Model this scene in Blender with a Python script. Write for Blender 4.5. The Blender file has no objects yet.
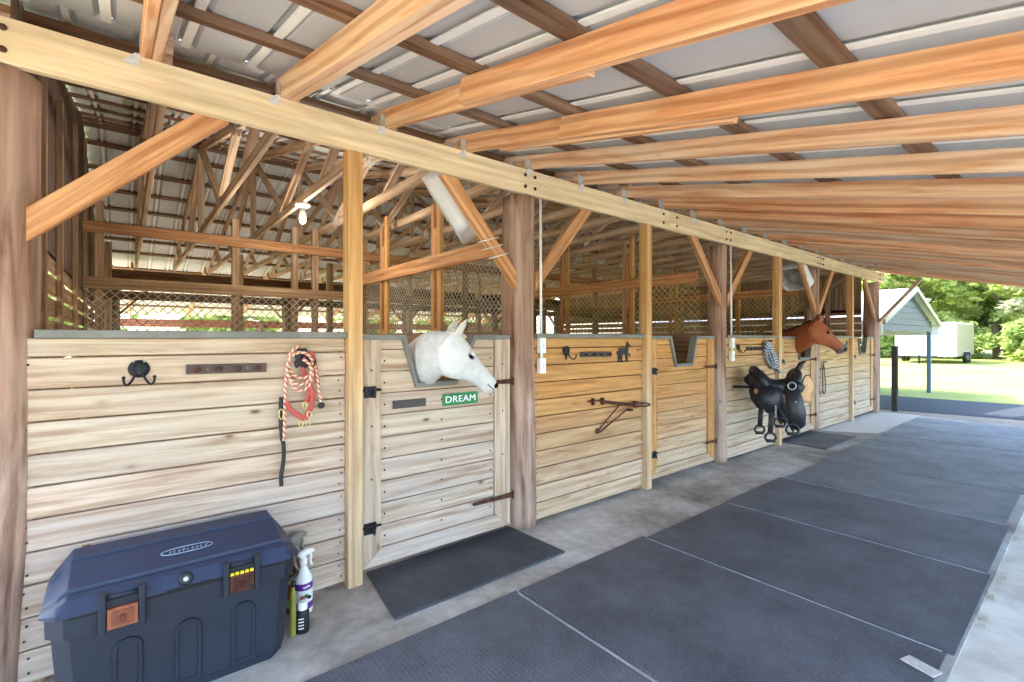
import bpy, bmesh, math, random
from mathutils import Vector, Matrix, noise
R = random.Random(7)
SC = bpy.context.scene
COL = SC.collection
V = Vector

# ------------------------------------------------------------------ materials
def lin(h):
    h = h.lstrip('#'); o = []
    for i in (0, 2, 4):
        c = int(h[i:i+2], 16) / 255
        o.append(c/12.92 if c <= .04045 else ((c+.055)/1.055)**2.4)
    return (*o, 1)

def new_mat(name):
    m = bpy.data.materials.new(name); m.use_nodes = True
    nt = m.node_tree
    b = nt.nodes['Principled BSDF']
    return m, nt, b

def N(nt, t, **kw):
    n = nt.nodes.new(t)
    for k, v in kw.items():
        if k in n.inputs: n.inputs[k].default_value = v
        else: setattr(n, k, v)
    return n

def ramp(nt, stops):
    r = nt.nodes.new('ShaderNodeValToRGB')
    e = r.color_ramp.elements
    while len(e) < len(stops): e.new(.5)
    for i, (p, c) in enumerate(stops):
        e[i].position = p; e[i].color = c if len(c) == 4 else (*c, 1)
    return r

def mix(nt, a, b, fac, mode='MIX'):
    m = nt.nodes.new('ShaderNodeMix'); m.data_type = 'RGBA'; m.blend_type = mode
    for s, v in ((6, a), (7, b), (0, fac)):
        if hasattr(v, 'is_output') or hasattr(v, 'links'): nt.links.new(v, m.inputs[s])
        else: m.inputs[s].default_value = v
    return m.outputs[2]

def wood(name, light, dark, knot='#6a4526', rough=.75, knots=.12, weather=None, wamt=.5, grain=26, bump=.25, rings=.5, kfreq=.62):
    """grain runs along U of the UV map (metres); 'tint' shifts every board"""
    m, nt, b = new_mat(name); L = nt.links.new
    uv = N(nt, 'ShaderNodeUVMap')
    mp = N(nt, 'ShaderNodeMapping'); mp.inputs['Scale'].default_value = (1.6, grain*2.2, 1); L(uv.outputs[0], mp.inputs[0])
    n1 = N(nt, 'ShaderNodeTexNoise', Scale=1.0, Detail=7.0, Roughness=.68, Distortion=.5); L(mp.outputs[0], n1.inputs['Vector'])
    r1 = ramp(nt, [(.34, lin(dark)), (.60, lin(light))]); L(n1.outputs[0], r1.inputs[0])
    mp2 = N(nt, 'ShaderNodeMapping'); mp2.inputs['Scale'].default_value = (.9, 5, 1); L(uv.outputs[0], mp2.inputs[0])
    n2 = N(nt, 'ShaderNodeTexNoise', Scale=1.0, Detail=3.0, Distortion=1.2); L(mp2.outputs[0], n2.inputs['Vector'])
    c = r1.outputs[0]
    if weather:
        r2 = ramp(nt, [(.42, (0, 0, 0)), (.62, (wamt,)*3)]); L(n2.outputs[0], r2.inputs[0])
        c = mix(nt, c, lin(weather), r2.outputs[0])
    else:
        r2 = ramp(nt, [(.3, (.78, .75, .70)), (.7, (1.08, 1.06, 1.04))]); L(n2.outputs[0], r2.inputs[0])
        c = mix(nt, c, r2.outputs[0], 1.0, 'MULTIPLY')
    mp3 = N(nt, 'ShaderNodeMapping'); mp3.inputs['Scale'].default_value = (3.2, 7.5, 1); L(uv.outputs[0], mp3.inputs[0])
    vo = N(nt, 'ShaderNodeTexVoronoi', Scale=1.0); L(mp3.outputs[0], vo.inputs['Vector'])
    r3 = ramp(nt, [(0, (1, 1, 1)), (knots*.6, (.75, .75, .75)), (knots, (.18, .18, .18)), (knots*1.7, (0, 0, 0))]); L(vo.outputs[0], r3.inputs[0])
    sp_ = nt.nodes.new('ShaderNodeSeparateColor'); L(vo.outputs['Color'], sp_.inputs[0])
    gt = nt.nodes.new('ShaderNodeMath'); gt.operation = 'GREATER_THAN'; gt.inputs[1].default_value = kfreq; L(sp_.outputs[0], gt.inputs[0])
    mu = nt.nodes.new('ShaderNodeMath'); mu.operation = 'MULTIPLY'; L(gt.outputs[0], mu.inputs[0]); L(r3.outputs[0], mu.inputs[1])
    c = mix(nt, c, lin(knot), mu.outputs[0])
    mp4 = N(nt, 'ShaderNodeMapping'); mp4.inputs['Scale'].default_value = (.6, 4.2, 1); L(uv.outputs[0], mp4.inputs[0])
    wv = N(nt, 'ShaderNodeTexWave', Scale=1.0, Distortion=13., Detail=3.); wv.inputs['Detail Scale'].default_value = .45; wv.bands_direction = 'Y'; L(mp4.outputs[0], wv.inputs['Vector'])
    r4 = ramp(nt, [(.12, (1-rings*.36, 1-rings*.5, 1-rings*.62)), (.5, (1, 1, 1)), (.8, (1.04, 1.04, 1.03))]); L(wv.outputs[0], r4.inputs[0])
    c = mix(nt, c, r4.outputs[0], 1.0, 'MULTIPLY')
    at = N(nt, 'ShaderNodeAttribute', attribute_name='tint')
    c = mix(nt, c, at.outputs['Color'], 1.0, 'MULTIPLY')
    L(c, b.inputs['Base Color']); b.inputs['Roughness'].default_value = rough
    b.inputs['Specular IOR Level'].default_value = .25
    bp = N(nt, 'ShaderNodeBump', Strength=bump, Distance=.004); L(n1.outputs[0], bp.inputs['Height']); L(bp.outputs[0], b.inputs['Normal'])
    return m

def plain(name, c, rough=.6, metal=0., noise_amt=.15, scale=8., spec=.4, c2=None, bump=0., em=None, es=1.):
    m, nt, b = new_mat(name); L = nt.links.new
    tc = N(nt, 'ShaderNodeTexCoord')
    n = N(nt, 'ShaderNodeTexNoise', Scale=scale, Detail=6.0, Roughness=.62); L(tc.outputs['Object'], n.inputs['Vector'])
    a = lin(c)
    if c2: lo, hi = lin(c2), a
    else:
        lo = tuple(x*(1-noise_amt) for x in a[:3]) + (1,); hi = tuple(min(1, x*(1+noise_amt)) for x in a[:3]) + (1,)
    r = ramp(nt, [(.35, lo), (.65, hi)]); L(n.outputs[0], r.inputs[0])
    at = N(nt, 'ShaderNodeAttribute', attribute_name='tint')
    cc = mix(nt, r.outputs[0], at.outputs['Color'], 1.0, 'MULTIPLY')
    L(cc, b.inputs['Base Color']); b.inputs['Roughness'].default_value = rough; b.inputs['Metallic'].default_value = metal
    b.inputs['Specular IOR Level'].default_value = spec
    if bump:
        bp = N(nt, 'ShaderNodeBump', Strength=bump, Distance=.01); L(n.outputs[0], bp.inputs['Height']); L(bp.outputs[0], b.inputs['Normal'])
    if em:
        b.inputs['Emission Color'].default_value = lin(em); b.inputs['Emission Strength'].default_value = es
    return m

M = {}
M['header'] = wood('header_pine', '#ecd8b2', '#dcbf92', knots=.07, grain=14, rings=.15)
M['rafter'] = wood('rafter_pine', '#e4b48e', '#c6855a', knots=.085, weather='#e2c2a2', wamt=.8, grain=14, rings=.6)
M['post4'] = wood('door_post_pine', '#dcc6a6', '#c8a67e', knots=.07, rings=.4, grain=18)
M['brace'] = wood('brace_pine', '#dcaa7c', '#b87c4c', knots=.08, grain=16, rings=.5)
M['plank'] = wood('plank_pine', '#d4c2ae', '#a0846c', kfreq=.45, knots=.10, weather='#c4b8ac', wamt=.55, grain=14, rings=.2)
M['barn'] = wood('barn_timber', '#bc9e82', '#86684e', knots=.06, grain=20)
M['truss'] = wood('truss_pine', '#e6ccb0', '#b89878', knots=.06, grain=20)
M['purlin'] = wood('purlin_old', '#8a6448', '#523828', knots=.05, grain=24, weather='#94806c', wamt=.5)
M['log'] = wood('log_post', '#ae9484', '#6a5042', knots=.10, grain=10, weather='#bcaa9c', wamt=.7, bump=1.0, rings=.3)
M['cap'] = plain('cap_grey', '#7d7b72', .7)
M['iron'] = plain('black_iron', '#2b2d31', .55, .6, .3)
M['rust'] = plain('rusty_steel', '#6b4030', .8, .3, c2='#3d2a24', scale=30)
M['galv'] = plain('galvanised', '#cfcfca', .5, .25, scale=60)
M['roof'] = plain('roof_sheet', '#c2c1bf', .6, 0, .06, 2.)
M['roofb'] = plain('barn_roof_sheet', '#d6d9dc', .6, 0, .06, 2.)
M['seam'] = plain('lit_roof_seam', '#f4f1ea', .5, 0, .03)  # white stands for light caught along the roof ribs
M['mat'] = None
M['white'] = plain('white_plastic', '#eeeeea', .4, 0, .03)
M['black'] = plain('black_plastic', '#1c1e22', .45, 0, .2)
M['chest'] = plain('chest_plastic', '#293550', .5, 0, .12, 3., .4, bump=.06)
M['chestd'] = plain('chest_plastic_dark', '#242a36', .55, 0, .2, 3.)
M['green'] = plain('sign_green', '#1d7a43', .45, 0, .05)
M['signwhite'] = plain('sign_white', '#ffffff', .5, 0, .01)
M['bronze'] = plain('brown_plaque', '#5a4a42', .6, .2, .15)
M['plaque'] = plain('dark_plaque', '#4c4846', .6, .2, .15)
M['redrope'] = None
M['halter'] = plain('red_halter', '#bb544c', .8, 0, .15, 30)
M['leather'] = plain('black_leather', '#23242a', .42, 0, .25, 12, .5, bump=.1)
M['strap'] = plain('dark_strap', '#2e2a2a', .6, 0, .2)
M['fleece'] = plain('tan_fleece', '#e0b184', .95, 0, .12, 60)
M['steel'] = plain('bright_steel', '#a8a8a8', .45, .6, .05)
M['brass'] = plain('brass', '#d8c488', .35, .7, .1)
M['wire'] = plain('wire', '#b8b0a0', .5, .3, .2)
M['goldwire'] = plain('weathered_wire', '#d0ba84', .6, .2, .2)
M['purple'] = plain('label_purple', '#6b2f8f', .5, 0, .05)
M['amber'] = plain('amber_bottle', '#7d4a22', .25, 0, .2, spec=.6)
M['yellowgreen'] = plain('olive_can', '#8b8b3f', .4, 0, .15)
M['yellow'] = plain('yellow_print', '#e5c928', .5, 0, .05)
M['orange'] = plain('latch_copper', '#96583c', .6, .1, .2, 40)
M['dirt'] = plain('packed_dirt', '#d4c6ac', .95, 0, .15, 2.)
M['sand'] = plain('pale_sand', '#e0dccf', .95, 0, .25, 3., c2='#bcb6a8', bump=.3)
M['gravel'] = plain('gravel', '#b9b0a0', .95, 0, .3, 30., c2='#8a8070', bump=.5)
M['asphalt'] = plain('asphalt', '#40454f', .85, 0, .2, 12.)
M['carport'] = plain('carport_grey', '#565c62', .5, .2, .05)
M['whitemetal'] = plain('white_metal', '#f0f0ec', .45, 0, .03)
M['beige'] = plain('beige_trim', '#b9b09a', .5, 0, .05)
M['tan'] = plain('trailer_side', '#a8a08e', .5, 0, .04)
M['bark'] = plain('bark', '#7d6c58', .95, 0, .3, 9., bump=.5)
M['pink'] = wood('red_board', '#b98472', '#95604f')
M['bulb'] = plain('bulb_glass', '#fff6e0', .4, 0, .02, em='#fff0d0', es=.25)
M['hoof'] = plain('hoof', '#4a4038', .6, 0, .2)

def rope_mat(name, a, b_, sc=160.):
    m, nt, b = new_mat(name); L = nt.links.new
    uv = N(nt, 'ShaderNodeUVMap')
    w = N(nt, 'ShaderNodeTexWave', Scale=sc/6.28, Distortion=0.); w.bands_direction = 'DIAGONAL'
    L(uv.outputs[0], w.inputs['Vector'])
    r = ramp(nt, [(.45, lin(a)), (.6, lin(b_))]); L(w.outputs[0], r.inputs[0])
    L(r.outputs[0], b.inputs['Base Color']); b.inputs['Roughness'].default_value = .85
    return m
M['redrope'] = rope_mat('red_white_rope', '#c8705e', '#e6d0b0', 130)
M['bluerope'] = rope_mat('blue_white_rope', '#16233f', '#cfd8e2', 85)

def mat_rubber():
    m, nt, b = new_mat('rubber_mat'); L = nt.links.new
    uv = N(nt, 'ShaderNodeTexCoord')
    n = N(nt, 'ShaderNodeTexNoise', Scale=2.2, Detail=8.0, Roughness=.7); L(uv.outputs['Object'], n.inputs['Vector'])
    r = ramp(nt, [(.32, lin('#4c4f55')), (.7, lin('#696d75'))]); L(n.outputs[0], r.inputs[0])
    vo = N(nt, 'ShaderNodeTexVoronoi', Scale=34.); L(uv.outputs['Object'], vo.inputs['Vector'])
    n9 = N(nt, 'ShaderNodeTexNoise', Scale=90., Detail=3.); L(uv.outputs['Object'], n9.inputs['Vector'])
    r9 = ramp(nt, [(.35, (.8, .8, .8)), (.65, (1.2, 1.2, 1.2))]); L(n9.outputs[0], r9.inputs[0])
    r2 = ramp(nt, [(0, (1, 1, 1)), (.07, (.6, .6, .6)), (.12, (0, 0, 0))]); L(vo.outputs[0], r2.inputs[0])
    n3 = N(nt, 'ShaderNodeTexNoise', Scale=5., Detail=4.); L(uv.outputs['Object'], n3.inputs['Vector'])
    r3 = ramp(nt, [(.5, (0, 0, 0)), (.65, (.7, .7, .7))]); L(n3.outputs[0], r3.inputs[0])
    f = mix(nt, r2.outputs[0], r3.outputs[0], 1., 'MULTIPLY')
    c = mix(nt, mix(nt, r.outputs[0], r9.outputs[0], 1., 'MULTIPLY'), lin('#b8bcc4'), f)
    at = N(nt, 'ShaderNodeAttribute', attribute_name='tint')
    c = mix(nt, c, at.outputs['Color'], 1., 'MULTIPLY')
    L(c, b.inputs['Base Color']); b.inputs['Roughness'].default_value = .62; b.inputs['Specular IOR Level'].default_value = .35
    w = N(nt, 'ShaderNodeTexWave', Scale=14., Distortion=.3); w.bands_direction = 'X'; L(uv.outputs['Object'], w.inputs['Vector'])
    bp = N(nt, 'ShaderNodeBump', Strength=.25, Distance=.006); L(w.outputs[0], bp.inputs['Height']); L(bp.outputs[0], b.inputs['Normal'])
    return m
M['mat'] = mat_rubber()

def mat_concrete():
    m, nt, b = new_mat('concrete'); L = nt.links.new
    uv = N(nt, 'ShaderNodeTexCoord')
    n = N(nt, 'ShaderNodeTexNoise', Scale=1.1, Detail=8.0, Roughness=.65, Distortion=.4); L(uv.outputs['Object'], n.inputs['Vector'])
    r = ramp(nt, [(.3, lin('#70685e')), (.5, lin('#aaa59c')), (.68, lin('#d0cec9'))]); L(n.outputs[0], r.inputs[0])
    n2 = N(nt, 'ShaderNodeTexNoise', Scale=14., Detail=6.); L(uv.outputs['Object'], n2.inputs['Vector'])
    r2 = ramp(nt, [(.35, (.86, .86, .86)), (.65, (1.06, 1.06, 1.06))]); L(n2.outputs[0], r2.inputs[0])
    c = mix(nt, r.outputs[0], r2.outputs[0], 1., 'MULTIPLY')
    L(c, b.inputs['Base Color']); b.inputs['Roughness'].default_value = .8
    bp = N(nt, 'ShaderNodeBump', Strength=.15, Distance=.01); L(n2.outputs[0], bp.inputs['Height']); L(bp.outputs[0], b.inputs['Normal'])
    return m
M['concrete'] = mat_concrete()

def mat_grass():
    m, nt, b = new_mat('lawn'); L = nt.links.new
    uv = N(nt, 'ShaderNodeTexCoord')
    n = N(nt, 'ShaderNodeTexNoise', Scale=.35, Detail=8.0, Roughness=.7); L(uv.outputs['Object'], n.inputs['Vector'])
    r = ramp(nt, [(.3, lin('#6f7c38')), (.5, lin('#98a050')), (.7, lin('#b2ae68'))]); L(n.outputs[0], r.inputs[0])
    L(r.outputs[0], b.inputs['Base Color']); b.inputs['Roughness'].default_value = .95
    return m
M['lawn'] = mat_grass()

def mat_leaf(name, a, b_):
    m, nt, b = new_mat(name); L = nt.links.new
    at = N(nt, 'ShaderNodeAttribute', attribute_name='tint')
    c = mix(nt, lin(a), lin(b_), at.outputs['Fac'])
    L(c, b.inputs['Base Color']); b.inputs['Roughness'].default_value = .7
    b.inputs['Specular IOR Level'].default_value = .2
    tr = N(nt, 'ShaderNodeBsdfTranslucent'); L(c, tr.inputs[0])
    mx = N(nt, 'ShaderNodeMixShader'); mx.inputs[0].default_value = .4
    L(b.outputs[0], mx.inputs[1]); L(tr.outputs[0], mx.inputs[2])
    L(mx.outputs[0], nt.nodes['Material Output'].inputs[0])
    return m
M['leafA'] = mat_leaf('leaf_bright', '#8aa648', '#e2e89a')
M['leafB'] = mat_leaf('leaf_mid', '#7c984c', '#ccd888')
M['leafC'] = mat_leaf('leaf_grey', '#98a078', '#dcdcb8')

def mat_vcol(name, rough=.75):
    m, nt, b = new_mat(name); L = nt.links.new
    at = N(nt, 'ShaderNodeAttribute', attribute_name='coat')
    tc = N(nt, 'ShaderNodeTexCoord')
    n = N(nt, 'ShaderNodeTexNoise', Scale=22., Detail=6.); L(tc.outputs['Object'], n.inputs['Vector'])
    r = ramp(nt, [(.3, (.86, .86, .86)), (.7, (1.06, 1.06, 1.06))]); L(n.outputs[0], r.inputs[0])
    c = mix(nt, at.outputs['Color'], r.outputs[0], 1., 'MULTIPLY')
    L(c, b.inputs['Base Color']); b.inputs['Roughness'].default_value = rough
    b.inputs['Specular IOR Level'].default_value = .3
    return m
M['coat'] = mat_vcol('horse_coat', .6)
M['eye'] = plain('eye', '#0b0908', .6, 0, .1, spec=.06)

# ------------------------------------------------------------------ mesh builder
class MB:
    def __init__(s):
        s.v = []; s.f = []; s.uv = []; s.ti = []; s.mi = []; s.sm = []
    def face(s, idx, uv=None, t=(1, 1, 1), mi=0, sm=False):
        s.f.append(tuple(idx)); s.uv.append(uv or [(0, 0)]*len(idx)); s.ti.append(t); s.mi.append(mi); s.sm.append(sm)
    def bar(s, p0, p1, w, h, up=(0, 0, 1), ch=.004, t=None, mi=0, seg=1, warp=0., tf=None):
        p0, p1 = V(p0), V(p1); ax = p1-p0; ln = ax.length; ax = ax/ln
        up = V(up); sd = ax.cross(up)
        if sd.length < 1e-5: up = V((0, 1, 0)); sd = ax.cross(up)
        sd.normalize(); up = sd.cross(ax).normalized()
        if t is None: t = tint()
        a, b = w/2, h/2; ch = min(ch, a*.4, b*.4)
        pr = [(a-ch, -b), (a, -b+ch), (a, b-ch), (a-ch, b), (-a+ch, b), (-a, b-ch), (-a, -b+ch), (-a+ch, -b)]
        acc = [0]
        for i in range(8):
            q = pr[(i+1) % 8]; acc.append(acc[-1]+math.hypot(q[0]-pr[i][0], q[1]-pr[i][1]))
        o = R.uniform(0, 40); o2 = R.uniform(0, 9)
        i0 = len(s.v)
        for k in range(seg+1):
            c = p0+ax*(ln*k/seg)
            if warp and 0 < k < seg: c = c+sd*R.uniform(-warp, warp)+up*R.uniform(-warp, warp)
            for (x, y) in pr: s.v.append(c+sd*x+up*y)
        for k in range(seg):
            for i in range(8):
                j = (i+1) % 8; b0 = i0+k*8
                u0, u1 = o+ln*k/seg, o+ln*(k+1)/seg
                if tf: t = tf((p0+ax*(ln*(k+.5)/seg)).z)
                s.face((b0+i, b0+j, b0+8+j, b0+8+i), [(u0, o2+acc[i]), (u0, o2+acc[i+1]), (u1, o2+acc[i+1]), (u1, o2+acc[i])], t, mi)
        e = i0+seg*8
        s.face([i0+7-i for i in range(8)], [(o+pr[7-i][0]*.3, o2+pr[7-i][1]) for i in range(8)], t, mi)
        s.face([e+i for i in range(8)], [(o+3+pr[i][0]*.3, o2+pr[i][1]) for i in range(8)], t, mi)
        return s
    def box(s, a, b, **k):
        a, b = V(a), V(b); d = b-a; c = (a+b)/2
        i = max(range(3), key=lambda q: d[q])
        h = V((0, 0, 0)); h[i] = d[i]/2
        if i == 2: return s.bar(c-h, c+h, d[0], d[1], up=(0, 1, 0), **k)
        if i == 0: return s.bar(c-h, c+h, d[1], d[2], **k)
        return s.bar(c-h, c+h, d[0], d[2], **k)
    def tube(s, pts, r, n=8, t=(1, 1, 1), mi=0, closed=False, cap=True, sm=True, flat=None):
        pts = [V(p) for p in pts]; m = len(pts)
        rr = r if isinstance(r, (list, tuple)) else [r]*m
        tang = []
        for i in range(m):
            a = pts[(i-1) % m] if closed or i else pts[i]; b = pts[(i+1) % m] if closed or i < m-1 else pts[i]
            d = (b-a); tang.append(d.normalized() if d.length > 1e-9 else V((0, 0, 1)))
        ref = V((0, 0, 1)) if abs(tang[0].z) < .9 else V((0, 1, 0))
        if flat is not None: ref = V(flat[0])
        i0 = len(s.v); ln = 0; lens = [0]; o = R.uniform(0, 20)
        nrm = (ref-tang[0]*ref.dot(tang[0])).normalized()
        for i in range(m):
            if i: ln += (pts[i]-pts[i-1]).length; lens.append(ln)
            base = ref if flat is not None else nrm
            nn = base-tang[i]*base.dot(tang[i])
            nrm = nn.normalized() if nn.length > 1e-6 else nrm
            bn = tang[i].cross(nrm)
            ra, rb = (rr[i], rr[i]) if flat is None else (flat[1], rr[i])
            for k in range(n):
                q = 2*math.pi*k/n
                s.v.append(pts[i]+nrm*math.cos(q)*ra+bn*math.sin(q)*rb)
        for i in range(m if closed else m-1):
            j = (i+1) % m
            for k in range(n):
                k2 = (k+1) % n
                w0, w1 = .05*k/n, .05*(k+1)/n
                if flat is None: w0, w1 = rr[i]*6.28*k/n, rr[i]*6.28*(k+1)/n
                l0 = lens[i]+o; l1 = (lens[j] if j else ln+.02)+o
                s.face((i0+i*n+k, i0+i*n+k2, i0+j*n+k2, i0+j*n+k), [(l0, w0), (l0, w1), (l1, w1), (l1, w0)], t, mi, sm)
        if cap and not closed:
            s.face([i0+n-1-k for k in range(n)], None, t, mi); e = i0+(m-1)*n
            s.face([e+k for k in range(n)], None, t, mi)
        return s
    def prism(s, poly, origin, ex, ey, depth, t=None, mi=0):
        """poly (2D) in the plane origin+ex*a+ey*b, extruded by the vector depth"""
        origin, ex, ey, depth = V(origin), V(ex), V(ey), V(depth)
        if t is None: t = tint()
        n = len(poly); i0 = len(s.v); o = R.uniform(0, 30); o2 = R.uniform(0, 9)
        for (a, b) in poly: s.v.append(origin+ex*a+ey*b)
        for (a, b) in poly: s.v.append(origin+ex*a+ey*b+depth)
        uv = [(o+a, o2+b) for a, b in poly]
        s.face([i0+n-1-i for i in range(n)], uv[::-1], t, mi); s.face([i0+n+i for i in range(n)], uv, t, mi)
        dl = depth.length
        for i in range(n):
            j = (i+1) % n
            (a0, b0), (a1, b1) = uv[i], uv[j]
            if abs(a1-a0) >= abs(b1-b0): q = [(a0, b0), (a1, b0), (a1, b0+dl), (a0, b0+dl)]
            else: q = [(a0, b0), (a0, b1), (a0+dl*.3, b1), (a0+dl*.3, b0)]
            s.face((i0+i, i0+j, i0+n+j, i0+n+i), q, t, mi)
        return s
    def lathe(s, prof, c, ax=(0, 0, 1), n=20, t=(1, 1, 1), mi=0, sm=True):
        c = V(c); ax = V(ax).normalized(); q = ax.to_track_quat('Z', 'Y').to_matrix()
        i0 = len(s.v); m = len(prof)
        for (r, z) in prof:
            for k in range(n):
                a = 2*math.pi*k/n; s.v.append(c+q @ V((r*math.cos(a), r*math.sin(a), z)))
        for i in range(m-1):
            for k in range(n):
                k2 = (k+1) % n
                s.face((i0+i*n+k, i0+i*n+k2, i0+(i+1)*n+k2, i0+(i+1)*n+k), [(prof[i][1], k/n), (prof[i][1], (k+1)/n), (prof[i+1][1], (k+1)/n), (prof[i+1][1], k/n)], t, mi, sm)
        s.face([i0+n-1-k for k in range(n)], None, t, mi); e = i0+(m-1)*n
        s.face([e+k for k in range(n)], None, t, mi)
        return s
    def ball(s, c, r, n=12, m=8, t=(1, 1, 1), mi=0, rot=None):
        c = V(c); r = V(r) if hasattr(r, '__len__') else V((r, r, r)); i0 = len(s.v)
        for i in range(m+1):
            a = math.pi*i/m
            for k in range(n):
                b = 2*math.pi*k/n
                p = V((r.x*math.sin(a)*math.cos(b), r.y*math.sin(a)*math.sin(b), r.z*math.cos(a)))
                s.v.append(c+(rot @ p if rot else p))
        for i in range(m):
            for k in range(n):
                k2 = (k+1) % n
                s.face((i0+i*n+k, i0+(i+1)*n+k, i0+(i+1)*n+k2, i0+i*n+k2), None, t, mi, True)
        return s
    def loft(s, rings, t=(1, 1, 1), mi=0, cap=True, sm=True):
        n = len(rings[0]); i0 = len(s.v)
        for r in rings: s.v.extend(V(p) for p in r)
        for i in range(len(rings)-1):
            for k in range(n):
                k2 = (k+1) % n
                s.face((i0+i*n+k, i0+i*n+k2, i0+(i+1)*n+k2, i0+(i+1)*n+k), [(i*.1, k*.02), (i*.1, k*.02+.02), (i*.1+.1, k*.02+.02), (i*.1+.1, k*.02)], t, mi, sm)
        if cap:
            s.face([i0+n-1-k for k in range(n)], None, t, mi, False); e = i0+(len(rings)-1)*n
            s.face([e+k for k in range(n)], None, t, mi, False)
        return s
    def build(s, name, mats, parent=None, origin=None, fix=False):
        me = bpy.data.meshes.new(name)
        if not isinstance(mats, (list, tuple)): mats = [mats]
        if parent is not None: off = world_loc(parent)
        elif origin is not None: off = V(origin)
        else:
            xs = [p.x for p in s.v]; ys = [p.y for p in s.v]; zs = [p.z for p in s.v]
            off = V(((min(xs)+max(xs))/2, (min(ys)+max(ys))/2, min(zs)))
        me.from_pydata([tuple(p-off) for p in s.v], [], s.f)
        for m in mats: me.materials.append(m)
        ul = me.uv_layers.new(name='UVMap'); fl = []
        for u in s.uv:
            for q in u: fl.extend(q)
        ul.data.foreach_set('uv', fl)
        ca = me.color_attributes.new('tint', 'FLOAT_COLOR', 'CORNER'); fl = []
        for f, t in zip(s.f, s.ti): fl.extend((t[0], t[1], t[2], 1.)*len(f))
        ca.data.foreach_set('color', fl)
        me.polygons.foreach_set('material_index', s.mi); me.polygons.foreach_set('use_smooth', s.sm)
        if fix:
            bm = bmesh.new(); bm.from_mesh(me); bmesh.ops.recalc_face_normals(bm, faces=bm.faces); bm.to_mesh(me); bm.free()
        me.update()
        o = bpy.data.objects.new(name, me); COL.objects.link(o)
        if parent is not None: o.parent = parent
        else: o.location = off
        return o

def tint(a=.10, warm=.04):
    k = 1+R.uniform(-a, a*.6); w = R.uniform(-warm, warm)
    return (k*(1+w), k, k*(1-w))

LOC = {}
def world_loc(o):
    p = V((0, 0, 0))
    while o is not None: p = p+o.location; o = o.parent
    return p

def tag(o, label, cat, group=None, kind=None):
    o['label'] = label; o['category'] = cat
    if group: o['group'] = group
    if kind: o['kind'] = kind
    return o
def thing(name, label, cat, loc, group=None):
    o = bpy.data.objects.new(name, None); COL.objects.link(o); o.location = loc; o.empty_display_size = .1
    return tag(o, label, cat, group)
def struct(o, label=None, cat=None):
    o['kind'] = 'structure'
    if label: o['label'] = label
    if cat: o['category'] = cat
    return o
def copy_tree(o, loc, label):
    r = o.copy(); COL.objects.link(r); r.location = loc; r['label'] = label
    for c in o.children:
        d = c.copy(); COL.objects.link(d); d.parent = r
        for g in c.children:
            e = g.copy(); COL.objects.link(e); e.parent = d
    return r
ORD = 'first second third fourth fifth sixth seventh eighth ninth tenth eleventh twelfth thirteenth fourteenth fifteenth sixteenth seventeenth eighteenth nineteenth twentieth twenty-first twenty-second twenty-third twenty-fourth twenty-fifth'.split()
def spline(pts, n=6, closed=False):
    pts = [V(p) for p in pts]; m = len(pts); out = []
    for i in range(m if closed else m-1):
        if closed: p = [pts[(i+k-1) % m] for k in range(4)]
        else: p = [pts[max(0, i-1)], pts[i], pts[i+1], pts[min(m-1, i+2)]]
        for k in range(n):
            t = k/n
            out.append(.5*((2*p[1])+(-p[0]+p[2])*t+(2*p[0]-5*p[1]+4*p[2]-p[3])*t*t+(-p[0]+3*p[1]-3*p[2]+p[3])*t**3))
    if not closed: out.append(pts[-1])
    return out
# ------------------------------------------------------------------ ground
def lerp(a, b, t): return a+(b-a)*t
S = .2285                       # roof slope
RD = .118; RAFB = 2.828                    # rafter underside where it meets the header
def quad_obj(name, pts, mat, z1=None):
    b = MB(); n = len(pts)
    zt = pts[0][2]; zb = z1 if z1 is not None else zt-.05
    b.prism([(p[0], p[1]) for p in pts], (0, 0, zb), (1, 0, 0), (0, 1, 0), (0, 0, zt-zb), t=(1, 1, 1))
    return b.build(name, mat, origin=(0, 0, 0), fix=True)
struct(quad_obj('ground', [(-40, -60, -.03), (140, -60, -.03), (140, 90, -.03), (-40, 90, -.03)], M['lawn'], -.3), 'sunlit green lawn', 'lawn')
struct(quad_obj('ground_sand', [(-8, -14, -.015), (12.1, -14, -.015), (12.1, -2.2, -.015), (-8, -2.2, -.015)], M['sand'], -.028), 'pale sandy ground beside the rubber mats', 'ground')
struct(quad_obj('floor', [(-4, -2.45, 0), (11.95, -2.45, 0), (11.95, .12, 0), (-4, .12, 0)], M['concrete'], -.1), 'stained grey concrete floor of the barn aisle', 'floor')
struct(quad_obj('floor_stalls', [(-4, .12, -.01), (12.0, .12, -.01), (12.0, 13, -.01), (-4, 13, -.01)], M['dirt'], -.1), 'dirt floor of the stalls', 'floor')
struct(quad_obj('ground_gravel', [(11.95, -9, -.012), (13.6, -9, -.012), (12.55, .0, -.012), (12.3, 3, -.012), (11.95, 3, -.012)], M['gravel'], -.029), 'gravel strip at the end of the aisle', 'ground')
struct(quad_obj('driveway', [(12.3, 3, -.008), (12.45, 0, -.008), (14.3, -9, -.008), (16.5, -9, -.008), (15.6, 0, -.008), (15.6, 7, -.008), (12.3, 7, -.008)], M['asphalt'], -.029), 'dark asphalt strip before the lawn', 'driveway')

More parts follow.
